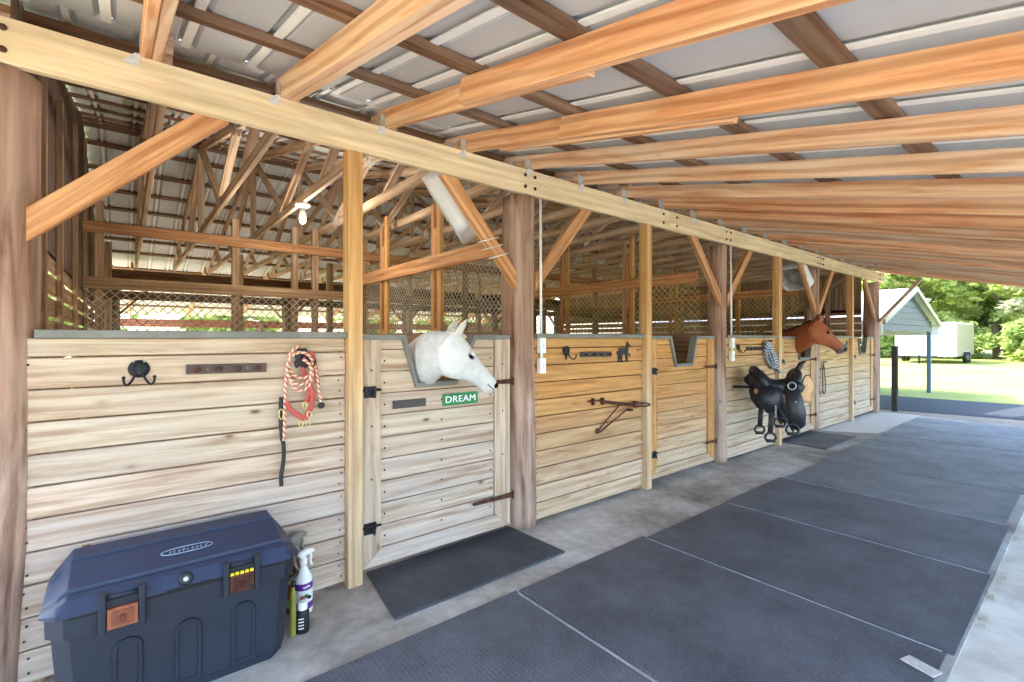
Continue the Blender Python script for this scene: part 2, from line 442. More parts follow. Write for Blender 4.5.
# rubber mats along the aisle
mx = [.57, 1.80, 3.03, 4.25, 5.46, 6.66, 7.86, 9.1, 10.3, 11.5]
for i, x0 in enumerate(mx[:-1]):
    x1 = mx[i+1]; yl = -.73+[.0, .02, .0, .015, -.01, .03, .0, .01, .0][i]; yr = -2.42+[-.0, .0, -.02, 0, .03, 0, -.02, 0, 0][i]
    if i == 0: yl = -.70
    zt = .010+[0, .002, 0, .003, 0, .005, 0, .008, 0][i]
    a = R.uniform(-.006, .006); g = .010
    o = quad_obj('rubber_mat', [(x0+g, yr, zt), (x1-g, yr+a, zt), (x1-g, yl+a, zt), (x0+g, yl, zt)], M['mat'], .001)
    k = [1, .97, .93, 1.1, 1.7, 1.7, 2.0, 2.4, 2.7][i]  # far mats tinted lighter, grazing sky sheen put into their colour
    if i < 4:
        b = MB(); b.prism([(x1-g-.011, yr+.02), (x1-g, yr+.02), (x1-g, yl-.03), (x1-g-.011, yl-.03)], (0, 0, zt), (1, 0, 0), (0, 1, 0), (0, 0, .0006), t=(1, 1, 1)); b.build('worn_edge', plain('worn_rubber', '#a9adb6', .9, 0, .3, 9.), o)
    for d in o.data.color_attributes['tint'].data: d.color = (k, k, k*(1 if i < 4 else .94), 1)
    nm = ['nearest mat, its corner cut by the bottom edge', 'in front of the post beside the white horse', 'in front of the second stall wall',
          'in front of the second stall door', 'in front of the saddle', 'in front of the third stall door', 'in front of the fourth stall wall', 'in front of the fourth stall door', 'last mat at the far end'][i]
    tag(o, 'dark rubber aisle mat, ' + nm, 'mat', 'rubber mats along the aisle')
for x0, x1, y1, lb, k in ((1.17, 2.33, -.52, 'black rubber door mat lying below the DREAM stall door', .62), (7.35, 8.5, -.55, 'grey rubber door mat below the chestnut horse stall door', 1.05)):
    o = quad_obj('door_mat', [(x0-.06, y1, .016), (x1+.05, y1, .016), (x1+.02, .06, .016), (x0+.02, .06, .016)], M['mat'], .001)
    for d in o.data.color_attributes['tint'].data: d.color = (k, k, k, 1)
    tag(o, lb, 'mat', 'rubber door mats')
struct(quad_obj('floor_slab', [(9.2, -.66, .004), (11.93, -.66, .004), (11.93, .05, .004), (8.7, .05, .004)], plain('new_concrete', '#d4d2cc', .8, 0, .06), .0005), 'pale newer concrete apron', 'floor')

# ------------------------------------------------------------------ log posts, header, door posts, braces
PX = [-.44, 2.47, 5.63, 8.64, 11.80]
PD = ['at the left end of the front', 'beside the white horse', 'between the second door and the saddle wall', 'behind the chestnut horse', 'at the far end of the front']
for i, x in enumerate(PX):
    b = MB(); rad = [.145, .130, .105, .105, .135][i]
    n, m = 18, 26; rings = []
    for k in range(m+1):
        z = 2.625*k/m; rr = rad*(1.04-.05*k/m)
        ring = []
        for q in range(n):
            a = 2*math.pi*q/n
            r = rr*(1+.045*noise.noise(V((math.cos(a)*1.5+i*7, math.sin(a)*1.5, z*2.2)))+.02*noise.noise(V((a*4, z*5, i*3))))
            ring.append((x+r*math.cos(a)+.012*math.sin(z*2+i)+(.055*(z/2.6-.6) if i == 0 else 0), .09+r*math.sin(a), z))
        rings.append(ring)
    i0 = len(b.v)
    for rg in rings: b.v.extend(V(p) for p in rg)
    o_ = R.uniform(0, 20)
    for k in range(m):
        zz = (k+.5)/m
        tt = [(1.02, .86, .80), (1.12, 1.05, 1.02)][0] if False else tuple(lerp(p_, q_, min(1, max(0, (zz-.2)/.4))) for p_, q_ in zip((1.14, 1.10, 1.08), (1.02, .86, .78)))
        tt = tuple(t*(.94+.1*R.random()) for t in tt) if False else tt
        for q in range(n):
            q2 = (q+1) % n
            b.face((i0+k*n+q, i0+k*n+q2, i0+(k+1)*n+q2, i0+(k+1)*n+q), [(o_+2.64*k/m, q*.05), (o_+2.64*k/m, q*.05+.05), (o_+2.64*(k+1)/m, q*.05+.05), (o_+2.64*(k+1)/m, q*.05)], tt, 0, True)
    b.face([i0+n-1-q for q in range(n)]); b.face([i0+m*n+q for q in range(n)])
    o = b.build('log_post', M['log'], origin=(x, .09, 0))
    tag(o, 'thick round log post ' + PD[i], 'post', 'round log posts along the front')

HJ = [(-1.3, 4.40, 'long near header beam of pale yellow pine, from the left edge'), (4.405, 8.60, 'middle header beam length, above the saddle'), (8.605, 12.15, 'far header beam length, ending at the last log post')]
for x0, x1, lb in HJ:
    t = thing('header_beam', lb, 'beam', (x0, 0, 2.628), 'header beams')
    b = MB(); b.bar((x0, -.03, 2.723), (x1, -.03, 2.723), .045, .19, t=tint(.03, .02)); b.build('beam_board', M['header'], t)
    b = MB()
    for xx in (x0+.12, x1-.12, *[p+d for p in PX if x0 < p < x1 for d in (-.05, .05)]):
        for zz in (2.68, 2.77): b.lathe([(.014, 0), (.014, .006), (.006, .012)], (xx, -.0525, zz), (0, -1, 0), 8)
    b.build('bolt', M['rust'], t)

DP = [(1.035, 1.125), (4.0, 4.09), (7.07, 7.16), (10.15, 10.24)]
DN = ['left of the DREAM door', 'left of the second stall door', 'left of the chestnut horse', 'left of the last stall door']
for (x0, x1), lb in zip(DP, DN):
    b = MB(); b.box((x0, -.05, 0), (x1, .045, 2.628), ch=.005, seg=24, tf=lambda z: tuple(lerp(p, q, min(1, max(0, (z-.9)/.8))) for p, q in zip((1, 1, 1), (1.04, .80, .50))))
    o = b.build('door_post', M['post4'], origin=((x0+x1)/2, 0, 0))
    tag(o, 'square orange pine door post ' + lb, 'post', 'square door posts')

BR = []
for i, x in enumerate(PX):
    if i > 0: BR.append((x, -1, i))
    if i < 4: BR.append((x, 1, i))
bn = {(0, 1): 'rising right from the leftmost log post', (1, -1): 'leaning left off the post beside the white horse', (1, 1): 'leaning right off the post beside the white horse',
      (2, -1): 'left of the post before the saddle wall', (2, 1): 'right of the post before the saddle wall', (3, -1): 'left of the post behind the chestnut horse',
      (3, 1): 'right of the post behind the chestnut horse', (4, -1): 'left of the far end log post'}
for x, sg, i in BR:
    b = MB(); x0 = x+sg*[.12, .115, .09, .09, .12][i]; dx = sg*(.70 if i == 0 else .62); z0 = 1.97 if i else 2.0
    w = .10 if i else .105
    p0, p1 = V((x0-sg*.02, .015, z0-.03)), V((x0+dx, .015, 2.66))
    d = (p1-p0); d.normalize()
    # ends cut: vertical against the post, level under the header
    up = V((-d.z*sg, 0, d.x*sg))
    hw = w/2
    poly = []
    k = d.z/d.x
    def zat(xx, off): return p0.z+(xx-p0.x)*k+off
    off = hw/abs(d.x)
    xa = x0-sg*.015
    top = 2.63
    lo, hi = -off, off
    xt_hi = p0.x+(top-p0.z-hi)/k; xt_lo = p0.x+(top-p0.z-lo)/k
    poly = [(xa, zat(xa, lo)), (xt_lo, top), (xt_hi, top), (xa, zat(xa, hi))]
    # grain along the brace: use local coordinates
    e1 = V((d.x, 0, d.z)); e2 = V((-d.z, 0, d.x))
    loc = [((px-p0.x)*e1.x+(pz-p0.z)*e1.z, (px-p0.x)*e2.x+(pz-p0.z)*e2.z) for px, pz in poly]
    if sg < 0: loc = loc[::-1]
    b.prism(loc, (p0.x, -.005, p0.z), e1, e2, (0, .04, 0), t=tint(.05, .04))
    o = b.build('knee_brace', M['brace'], fix=True)
    tag(o, 'diagonal wooden knee brace ' + bn[(i, sg)], 'brace', 'knee braces under the header')
# brace reaching out from the last post to the roof edge
b = MB(); b.bar((11.80, -.05, 1.83), (11.82, -.70, 2.64), .05, .11, up=(1, 0, 0), t=(.8, .8, .85)); tag(b.build('roof_brace', M['truss']), 'weathered brace reaching outward from the far end log post', 'brace')

# ------------------------------------------------------------------ lean-to rafters, purlins, roof
RX = [.075+.604*k for k in range(-2, 21)]
def rafz(y): return RAFB+S*y
for k, x in enumerate(RX):
    j = k-2
    lb = 'pine lean-to rafter, ' + ('just left of the frame' if j < 0 else ORD[j]+' counted from the left along the near header')
    t = thing('rafter', lb, 'rafter', (x, 0, RAFB), 'lean-to rafters')
    tt = [(1.05, 1.02, 1.0), (1.02, .98, .95), (1.03, .95, .84), (1.0, .92, .80), (1.02, 1.08, 1.12), (1.04, 1.08, 1.1), (1.0, 1.06, 1.08), (1., .9, .8), (.98, .84, .72)][j] if 0 <= j < 9 else tint(.20, .10)
    def board(name, xc, y0, y1, lift=0., w=.04, tnt=None):
        hb = RD if j < 4 else .102
        b = MB(); a = V((xc, y0, rafz(y0)+RD-hb/2+lift)); c = V((xc, y1, rafz(y1)+RD-hb/2+lift))
        b.bar(a, c, w, hb, t=tnt or tt, seg=5, warp=.003); return b.build(name, M['rafter'], t)
    board('rafter_board', x, .06, -3.6 if j not in (2, 3) else (-1.75 if j == 2 else -1.0))
    if j in (0, 1): board('sister_board', x+.042, .05, -3.55, tnt=tint(.06, .05))
    elif j == 2: board('sister_board', x-.041, -.98, -3.58, .0, tnt=(1.0, .86, .72))
    elif j == 3: board('sister_board', x-.01, -1.003, -3.58, .0, tnt=(1.0, .84, .68)); board('scab_board', x+.042, -.4, -1.95, -.006)
    elif j > 4 and j % 3 == 0: board('sister_board', x+.042, -1.2-.25*R.random(), -3.58, 0, tnt=tint(.06, .06))
    # metal hurricane tie folded from rafter onto the header
    b = MB()
    b.prism([(-.05, 0), (.012, -.012), (.016, .05), (-.004, .05)], (x-.036, -.056, 2.775), (1, 0, 0), (0, 0, 1), (0, .002, 0), t=(1, 1, 1))
    b.prism([(0, 0), (.06, .02), (.06, .10), (0, .06)], (x-.0215, -.055, 2.832), (0, 1, 0), (0, 0, 1), (-.002, 0, 0), t=(1, 1, 1))
    b.build('hurricane_tie', M['galv'], t)

PY = [.43, -.48, -1.08, -1.70, -2.31, -2.92, -3.5]
for i, y in enumerate(PY):
    b = MB(); z = rafz(y)+RD+.023
    if y > 0: z += 0
    b.bar((-1.3, y, z), (12.2, y, z), .09, .038, up=(0, -S, 1), seg=14, warp=.002, t=tint(.1, .05))
    nm = ['first purlin inside the header', 'first outside the header', 'second outside the header', 'third outside the header', 'fourth outside the header', 'fifth outside the header', 'along the outer roof edge'][i]
    tag(b.build('purlin', M['purlin']), 'weathered brown lean-to purlin, ' + nm, 'purlin', 'lean-to purlins')

def roof_sheet(name, y0, z0, y1, z1, x0, x1, ribs, mat, seams=True, label=None, sw=.026):
    """ribbed sheet metal between two eaves lines, ribs run along the slope"""
    b = MB(); prof = []
    rib = .045; hgt = .022
    prof.append((x0, 0)); ribs = [x for x in ribs if x0+.06 < x < x1-.1]
    for x in ribs: prof += [(x-rib, 0), (x-rib*.5, hgt), (x+rib*.5, hgt), (x+rib, 0)]
    prof.append((x1, 0))
    up = V((0, -(z1-z0), (y1-y0))).normalized()
    if up.z < 0: up = -up
    A = []; B = []; C = []; D = []
    for (px, h) in prof:
        b.v.append(V((px, y0, z0))+up*h)
    n = len(prof)
    for (px, h) in prof: b.v.append(V((px, y1, z1))+up*h)
    for (px, h) in prof: b.v.append(V((px, y0, z0))+up*(h+.002))
    for (px, h) in prof: b.v.append(V((px, y1, z1))+up*(h+.002))
    for i in range(n-1):
        b.face((i, i+1, n+i+1, n+i)); b.face((2*n+i, 3*n+i, 3*n+i+1, 2*n+i+1))
    b.face([0, n, 3*n, 2*n]); b.face([n-1, 3*n-1, 4*n-1, 2*n-1])
    o = b.build(name, mat, origin=(0, 0, 0)); struct(o, label or 'ribbed grey metal roof', 'roof')
    if seams:
        b = MB()
        for x in ribs: b.bar(V((x, y0, z0))-up*.004, V((x, y1, z1))-up*.004, sw, .008, up=up, ch=.001, t=(1, 1, 1))
        b.build(name+'_lit_seams', M['seam'], parent=o)  # added strips carry the light on the ribs as white colour
    return o
ZS = RAFB+RD+.045; ZB = RAFB+.14+.043
roof_sheet('ceiling', -3.75, ZS+S*-3.75, .12, ZS+S*.12, -1.4, 12.3, [-1.0, -.7, -.38, -.07, .24, .54, 1.0]+[x-.055 for x in RX[4:]], M['roof'], True, 'grey ribbed metal lean-to roof with lit seams painted white', .04)
# ------------------------------------------------------------------ stall walls and doors
def lerp(a, b, t): return a+(b-a)*t
def plank_tint(style, f):
    """f 0 bottom .. 1 top; lower boards of the front are paler, upper ones warmer"""
    k = 1+R.uniform(-.07, .05)
    top = [(1.0, .94, .86), (.98, .62, .27), (1.02, .74, .38), (1.03, .76, .36)][style]
    bot = [(.98, .99, 1.03), (1.0, .92, .78), (1.02, 1.0, .94), (1.02, 1.0, .94)][style]
    f = min(1, max(0, (f-[.3, .12, .35, .35][style])/.55))
    return tuple(lerp(b, a, f)*k*(1+R.uniform(-.015, .015)) for a, b in zip(top, bot))
PITCH = .139
WX = [(-.36, 1.03), (2.56, 3.995), (5.64, 7.065), (8.71, 10.145)]
DX = [(1.13, 2.29), (4.095, 5.355), (7.165, 8.445), (10.245, 11.51)]
WN = ['stall wall with the red halter at the left', 'stall wall with the folded saddle rack', 'stall wall with the black saddle', 'far stall wall with the horse ornament']
for i, (x0, x1) in enumerate(WX):
    t = thing('stall_wall', ['pale weathered', 'orange and pale', 'yellow pine', 'small yellow pine'][i]+' plank '+WN[i], 'wall', ((x0+x1)/2, .02, 0), 'plank stall walls')
    b = MB(); z = .03
    while z < 1.49:
        zt = min(z+PITCH-.0075, 1.499)
        dz = R.uniform(-.001, .001)
        b.box((x0, 0+R.uniform(-.002, .002), z), (x1, .036, zt), t=plank_tint(i, z/1.4), ch=.004)
        for xx in (x0+.03, x1-.03):
            for q in (.3, .75):
                if R.random() < .8: b.lathe([(.0055, 0), (.004, .002)], (xx+R.uniform(-.01, .01), -.003, z+PITCH*q), (0, -1, 0), 6, mi=1)
        z += PITCH
    b.build('plank_panel', [M['plank'], M['iron']], t)
    b = MB(); b.box((max(x0, -.30), -.04, 1.5), (x1, .10, 1.536), t=tint(.03, .01), ch=.003); b.build('cap_rail', M['cap'], t)
    b = MB(); b.box((x0, .037, .0), (x0+.09, .12, 1.499), t=tint()); b.box((x1-.09, .037, 0), (x1, .12, 1.499), t=tint()); b.build('frame', M['barn'], t)

NOT = [(1.42, 1.955, 1.505, 1.80, 1.205), (4.47, 4.96, 4.565, 4.875, 1.225), (7.80, 8.32, 7.86, 8.25, 1.205), (10.62, 11.10, 10.70, 11.0, 1.22)]
DNM = ['pale stall door with the DREAM sign and the white horse', 'second stall door, its notch empty', 'stall door that the chestnut horse looks over', 'last stall door beside the far end post']
def hinge(x_tip, x_end, z, par, lab=None):
    b = MB(); b.prism([(0, -.012), (x_end-x_tip-.02, -.019), (x_end-x_tip, -.019), (x_end-x_tip, .019), (x_end-x_tip-.02, .019), (0, .012), (-.012, 0)], (x_tip, -.032, z), (1, 0, 0), (0, 0, 1), (0, .004, 0), t=(1, 1, 1))
    b.tube([(x_end, -.035, z-.03), (x_end, -.035, z+.03)], .009, 8)
    for q in (.15, .45, .75): b.lathe([(.008, 0), (.005, .005)], (lerp(x_tip, x_end, q), -.032, z), (0, -1, 0), 8, t=(1.6, 1.6, 1.6))
    b.build('strap_hinge', M['rust'], par)
def latch(x, z, par):
    b = MB(); b.box((x-.02, -.030, z-.035), (x+.055, -.024, z+.035), t=(1, 1, 1), ch=.001)
    b.tube([(x-.05, -.037, z+.012), (x+.085, -.037, z+.012)], .008, 8)
    b.tube([(x+.03, -.037, z+.012), (x+.035, -.055, z-.02), (x+.035, -.05, z-.035)], .007, 8)
    for xx in (x-.012, x+.045): b.bar((xx, -.036, z-.005), (xx, -.036, z+.03), .014, .022, up=(0, 1, 0), t=(1, 1, 1), ch=.003)
    b.build('slide_bolt', M['iron'], par)
for i, (x0, x1) in enumerate(DX):
    na, nb, nc, nd, nz = NOT[i]
    sty = i
    t = thing('stall_door', 'wooden plank ' + DNM[i], 'door', ((x0+x1)/2, .02, 0), 'stall doors')
    zb, zt = .075, 1.488
    def nl(z): return lerp(nc, na, (z-nz)/(zt-nz))
    def nr(z): return lerp(nd, nb, (z-nz)/(zt-nz))
    sw = .12; swr = .14
    b = MB(); z = zb+.105
    if i == 0: pass
    while z < zt-.01:
        z2 = min(z+PITCH-.007, zt)
        xl, xr = x0+sw+.003, x1-swr-.003
        tt = plank_tint(sty, z/1.4)
        def put(poly): b.prism(poly, (0, -.004, 0), (1, 0, 0), (0, 0, 1), (0, .03, 0), t=tt)
        if z2 <= nz: put([(xl, z), (xr, z), (xr, z2), (xl, z2)])
        elif z >= nz:
            put([(xl, z), (nl(z), z), (nl(z2), z2), (xl, z2)]); put([(nr(z), z), (xr, z), (xr, z2), (nr(z2), z2)])
        else:
            put([(xl, z), (xr, z), (xr, z2), (nr(z2), z2), (nr(nz), nz), (nl(nz), nz), (nl(z2), z2), (xl, z2)])
        for xx in (xl+.03, (xl+xr)/2, xr-.03):
            if nl(1.4) < xx < nr(1.4) and z2 > nz: continue
            b.lathe([(.007, 0), (.005, .003)], (xx, -.004, z+PITCH*.45), (0, -1, 0), 6, mi=1)
        z += PITCH
    b.build('plank_panel', [M['plank'], M['iron']], t, fix=True)
    e = .105
    for q, poly in ((0, [(x0, zb), (x0+sw, zb+e), (x0+sw, zt), (x0, zt)]), (1, [(x1-swr, zb+e), (x1, zb), (x1, zt), (x1-swr, zt)])):
        b = MB(); b.prism([(p[1], p[0]) for p in poly], (0, -.022, 0), (0, 0, 1), (1, 0, 0), (0, .05, 0), t=plank_tint(sty, .75))
        for zz in (.3, .62, .95, 1.3): b.lathe([(.007, 0), (.005, .003)], ((x0+.06, x1-.07)[q], -.022, zz), (0, -1, 0), 6, mi=1)
        b.build('stile', [M['plank'], M['iron']], t, fix=True)
    b = MB(); b.prism([(x0+.003, zb), (x1-.003, zb), (x1-swr-.001, zb+e-.003), (x0+sw+.001, zb+e-.003)], (0, -.022, 0), (1, 0, 0), (0, 0, 1), (0, .05, 0), t=plank_tint(sty, .0))
    b.build('bottom_rail', M['plank'], t, fix=True)
    b = MB(); c = .034
    b.box((x0, -.026, zt), (na-.02, .05, zt+c), t=tint(.03, .01), ch=.002); b.box((nb+.02, -.026, zt), (x1, .05, zt+c), t=tint(.03, .01), ch=.002)
    b.prism([(na-c, zt+c), (na, zt+c), (nc, nz), (nc, nz-c), (nc-c*.3, nz-c)][::-1], (0, -.03, 0), (1, 0, 0), (0, 0, 1), (0, .08, 0), t=tint(.03, .01))
    b.prism([(nb+c, zt+c), (nb, zt+c), (nd, nz), (nd, nz-c), (nd+c*.3, nz-c)], (0, -.03, 0), (1, 0, 0), (0, 0, 1), (0, .08, 0), t=tint(.03, .01))
    b.prism([(nc, nz-c), (nd, nz-c), (nd, nz), (nc, nz)], (0, -.03, 0), (1, 0, 0), (0, 0, 1), (0, .08, 0), t=tint(.03, .01))
    b.build('notch_trim', M['cap'], t, fix=True)
    hinge(x1-.20 if i else x1-.34, x1+.02, .30, t); hinge(x1-.22, x1+.02, 1.17, t)
    latch(x0+.03, 1.165, t); latch(x0+.03, .32, t)

# ------------------------------------------------------------------ barn shell
def end_wall(name, x, lab, inner):
    b = MB(); z = .02
    d = .012
    while z < 2.0:
        b.box((x-d/2, .12 if x < 0 else .26, z), (x+d/2, 9.0, z+.124), t=tint(.15, .05)); z += [.147, .150][x > 0]
    y = .12 if x < 0 else .26; k = 0
    while y < 8.95:
        yy = y+.19; ym = (y+min(yy, 8.95))/2
        zt = ZB+S*min(ym, 9-ym)-.02
        tq = tint(.2, .05); b.box((x-d/2, y, 2.03), (x+d/2, min(yy, 8.95)-(.004 if x < 0 else 0), zt), t=tuple(a_*b_ for a_, b_ in zip(tq, (.42, .42, .52))) if x < 0 else tq)  # upper boards of the left wall tinted dark, shade put into colour
        y = yy; k += 1
    o = b.build(name, M['barn'], origin=(x, .26, 0)); struct(o, lab, 'wall'); return o
end_wall('wall_left', -.385, 'board wall with shade-tinted upper boards at the left end of the barn with slits of light', 1)
end_wall('wall_right', 11.83, 'board wall at the far right end of the barn with slits of light', -1)
for side, xs, nm in ((0, -.33, 'left'), (1, 11.775, 'right')):
    for k, y in enumerate((.85, 1.75, 3.05, 4.45, 5.9, 7.4)):
        w_ = .018 if side == 0 else .04; xs = -.36 if side == 0 else 11.775
        b = MB(); b.box((xs-w_, y-.04, 0), (xs+w_, y+.04, 2.80+S*min(y, 9-y)-.04), t=tint(.15))
        tag(b.build('wall_stud', M['barn']), 'upright stud against the %s end wall of the barn, %s from the front' % (nm, ORD[k]), 'post', 'end wall studs')
b = MB(); b.bar((11.74, .5, 2.75), (11.74, 2.4, 1.55), .04, .10, up=(0, 0, 1)); tag(b.build('wall_brace', M['barn']), 'diagonal board across the inside of the far right end wall', 'brace')

PARTX = [2.43, 5.50, 8.58]
PN = ['behind the white horse', 'between the second and third stalls', 'beside the chestnut horse']
def mesh_panel(p0, ex, w, z0, z1, name, cell, mat, hexa=False):
    """woven wire between z0 and z1, running w metres along ex"""
    b = MB(); p0 = V(p0); ex = V(ex); h = z1-z0; ez = V((0, 0, 1))
    nrm = ex.cross(ez)*.004
    r = .0042
    n = int((w+h)/cell)+1
    for k in range(-int(h/cell)-1, int(w/cell)+1):
        for sg in (1, -1):
            a = k*cell
            u0, u1 = a, a+h; v0, v1 = (0, h)
            if u0 < 0: v0 = -u0; u0 = 0
            if u1 > w: v1 = h-(u1-w); u1 = w
            if u1-u0 < .01 or v1 <= v0: continue
            if sg < 0: v0, v1 = h-v0, h-v1
            b.tube([p0+ex*u0+ez*(z0+v0)+nrm*sg, p0+ex*u1+ez*(z0+v1)+nrm*sg], r, 4, cap=False, sm=False)
    return b
for i, x in enumerate(PARTX):
    o = MB(); z = .02
    while z < 1.45: o.box((x-.018, .26, z), (x+.018, 3.22, z+.135), t=tint(.12)); z += .14
    tag(o.build('stall_partition', M['barn']), 'plank partition between stalls '+PN[i], 'wall', 'stall partitions')
    t = tag((lambda q: q)(MB().bar((x-.045, .25, 2.25), (x-.045, 3.24, 2.25), .04, .14, t=tint(.05)).build('partition_beam', M['brace'])), 'horizontal beam above the stall partition '+PN[i], 'beam', 'partition beams')
    for y, wh in ((1.33, 'nearer'), (2.58, 'deeper')):
        t = thing('partition_post', 'doubled board post holding the partition '+PN[i]+', the '+wh+' one', 'post', (x, y, 0), 'partition posts')
        b = MB(); b.box((x-.02, y-.11, 0), (x+.02, y-.04, 2.95), t=(1, .74, .44)); b.build('board', M['post4'], t)
        b = MB(); b.box((x-.02, y+.03, 0), (x+.02, y+.08, 2.85), t=tint(.06)); b.build('board', M['brace'], t)
        b = MB(); b.box((x-.02, y-.04, 0), (x+.02, y+.03, 1.6), t=tint(.1)); b.box((x-.02, y-.04, 2.3), (x+.02, y+.03, 2.6), t=tint(.1)); b.build('spacer_block', M['brace'], t)
    b = mesh_panel((x+.03, .26, 0), (0, 1, 0), 2.95, 1.46, 2.19, 'wire', .062 if i == 0 else .085, None)
    tag(b.build('wire_mesh', M['goldwire'] if i else M['wire']), 'wire mesh stretched above the partition '+PN[i], 'mesh', 'wire mesh above partitions')

# back line of the front stalls
for z0, z1, nm, m_ in ((1.985, 2.10, 'lower', 'barn'), (2.535, 2.645, 'upper', 'brace')):
    b = MB(); b.box((-.32, 3.30, z0), (11.7, 3.34, z1), t=(.82, .8, .74) if nm == 'lower' else (.62, .60, .58)); tag(b.build('stall_beam', M[m_]), nm+' horizontal beam along the back of the stalls', 'beam', 'beams along the back of the stalls')
BX = [-.2, .98, 1.62, 1.86, 2.5, 4.12, 5.56, 7.15, 8.64, 10.2, 11.6]
for k, x in enumerate(BX):
    b = MB(); b.box((x-.035, 3.345, 0), (x+.035, 3.42, 2.86), t=tint(.12)); tag(b.build('stall_post', M['barn']), 'square post at the back of the stalls, %s from the left' % ORD[k], 'post', 'posts along the back of the stalls')
b = MB(); z = .02
while z < 1.43: b.box((-.3, 3.25, z), (11.6, 3.285, z+.135), t=tint(.12)); z += .14
struct(b.build('wall_back', M['barn']), 'plank wall along the back of the front stalls', 'wall')
for k, (xa, xb) in enumerate(((-.3, 2.42), (2.5, 5.47), (5.55, 8.55), (8.65, 11.6))):
    b = mesh_panel((xa, 3.295, 0), (1, 0, 0), xb-xa, 1.45, 1.98, 'wire', .085, None)
    tag(b.build('wire_mesh', M['wire']), 'wire mesh over the back wall of the %s stall' % ORD[k], 'mesh', 'wire mesh along the back')
# rear row across the centre aisle
for k, x in enumerate((-.2, 1.45, 2.9, 4.5, 6.2, 8.2, 10.2, 11.6)):
    b = MB(); b.box((x-.05, 5.95, 0), (x+.05, 6.05, 2.86), t=tint(.12, .03)); tag(b.build('aisle_post', M['truss']), 'post across the centre aisle, %s from the left' % ORD[k], 'post', 'posts across the centre aisle')
b = MB(); b.box((-.3, 5.9, 2.05), (11.7, 5.945, 2.17), t=(.6, .6, .6)); tag(b.build('stall_beam', M['barn']), 'dark rail across the far side of the centre aisle', 'beam')
b = MB()
for z in (.2, .5, .8, 1.1, 1.4): b.box((-.3, 6.06, z), (11.7, 6.1, z+.14), t=tint(.12))
tag(b.build('rail_fence', M['barn']), 'rail fence of the rear stalls across the aisle', 'fence')
for k, x in enumerate((-.2, 2.9, 5.9, 8.9, 11.6)):
    b = MB(); b.tube([(x, 9, 0), (x+.02, 9, 1.4), (x, 9, 2.65)], [.12, .115, .11], 12, t=(.8, .8, .8)); tag(b.build('rear_post', M['log']), 'round rear post of the barn, %s from the left' % ORD[k], 'post', 'rear posts')
    for sg in (-1, 1):
        if -.3 < x+sg*.7 < 11.7:
            b = MB(); b.bar((x+sg*.1, 9, 1.95), (x+sg*.7, 9, 2.62), .04, .09, up=(0, 1, 0)); tag(b.build('knee_brace', M['barn']), 'dark knee brace on the %s rear post, leaning %s' % (ORD[k], 'right' if sg > 0 else 'left'), 'brace', 'rear knee braces')
b = MB(); b.box((-.4, 8.98, 2.64), (11.9, 9.03, 2.82), t=(.8, .8, .8)); tag(b.build('header_beam', M['purlin']), 'dark header beam along the rear of the barn', 'beam')
b = MB(); b.box((-.4, 12.2, 1.78), (11.9, 12.24, 1.98), t=(1, 1, 1)); tag(b.build('eave_board', M['pink']), 'reddish board along the rear eave seen through the wire mesh', 'board')
for k, x in enumerate((-.2, 3, 6, 9, 11.7)):
    b = MB(); b.tube([(x, 12.15, 0), (x, 12.15, 1.95)], .07, 10); tag(b.build('rear_eave_post', M['log']), 'eave post of the rear shed, %s from the left' % ORD[k], 'post', 'rear eave posts')

# trusses: one built, the rest copied
def make_truss(x):
    t = thing('roof_truss', '', 'truss', (x, 0, 2.84), 'barn roof trusses')
    w = .038
    def pt(y, z): return V((x, y, z))
    b = MB(); b.bar(pt(.05, 2.885), pt(8.95, 2.885), w, .088, seg=6, warp=.003); b.build('bottom_chord', M['truss'], t)
    def top(y): return 2.985+S*min(y, 9-y)-.045
    for a, c in ((.0, 4.5), (9.0, 4.5)):
        b = MB(); b.bar(pt(a, top(a)), pt(c, top(c)), w, .088, seg=5, warp=.003, t=tint(.1)); b.build('top_chord', M['truss'], t)
    for (ya, yb) in ((2.9, 1.9), (2.9, 4.45), (6.1, 4.55), (6.1, 7.1), (4.5, 4.5), (1.5, 1.05), (7.5, 7.95)):
        b = MB(); b.bar(pt(ya, 2.925), pt(yb, top(yb)-.02), w*.9, .07, up=(1, 0, 0) if ya == yb else (1, 0, 0), t=tint(.1)); b.build('web', M['truss'], t)
    for (y, z) in ((.35, 2.95), (2.9, 2.91), (6.1, 2.91), (1.9, top(1.9)-.03), (7.1, top(7.1)-.03), (4.5, top(4.5)-.04), (4.5, 2.9), (8.65, 2.95)):
        b = MB()
        for sx in (-1, 1): b.box((x+sx*.021-.001, y-.075, z-.055), (x+sx*.021+.001, y+.075, z+.055), t=(1, 1, 1), ch=.0005)
        b.build('gusset_plate', M['galv'], t)
    return t
TX = [.165+.604*k for k in range(0, 20)]
tr0 = make_truss(TX[0])
TL = lambda k: 'barn roof truss with metal plates, %s from the left end wall' % ORD[k]
tr0['label'] = TL(0)
for k, x in enumerate(TX[1:]): copy_tree(tr0, (x, 0, 2.84), TL(k+1))

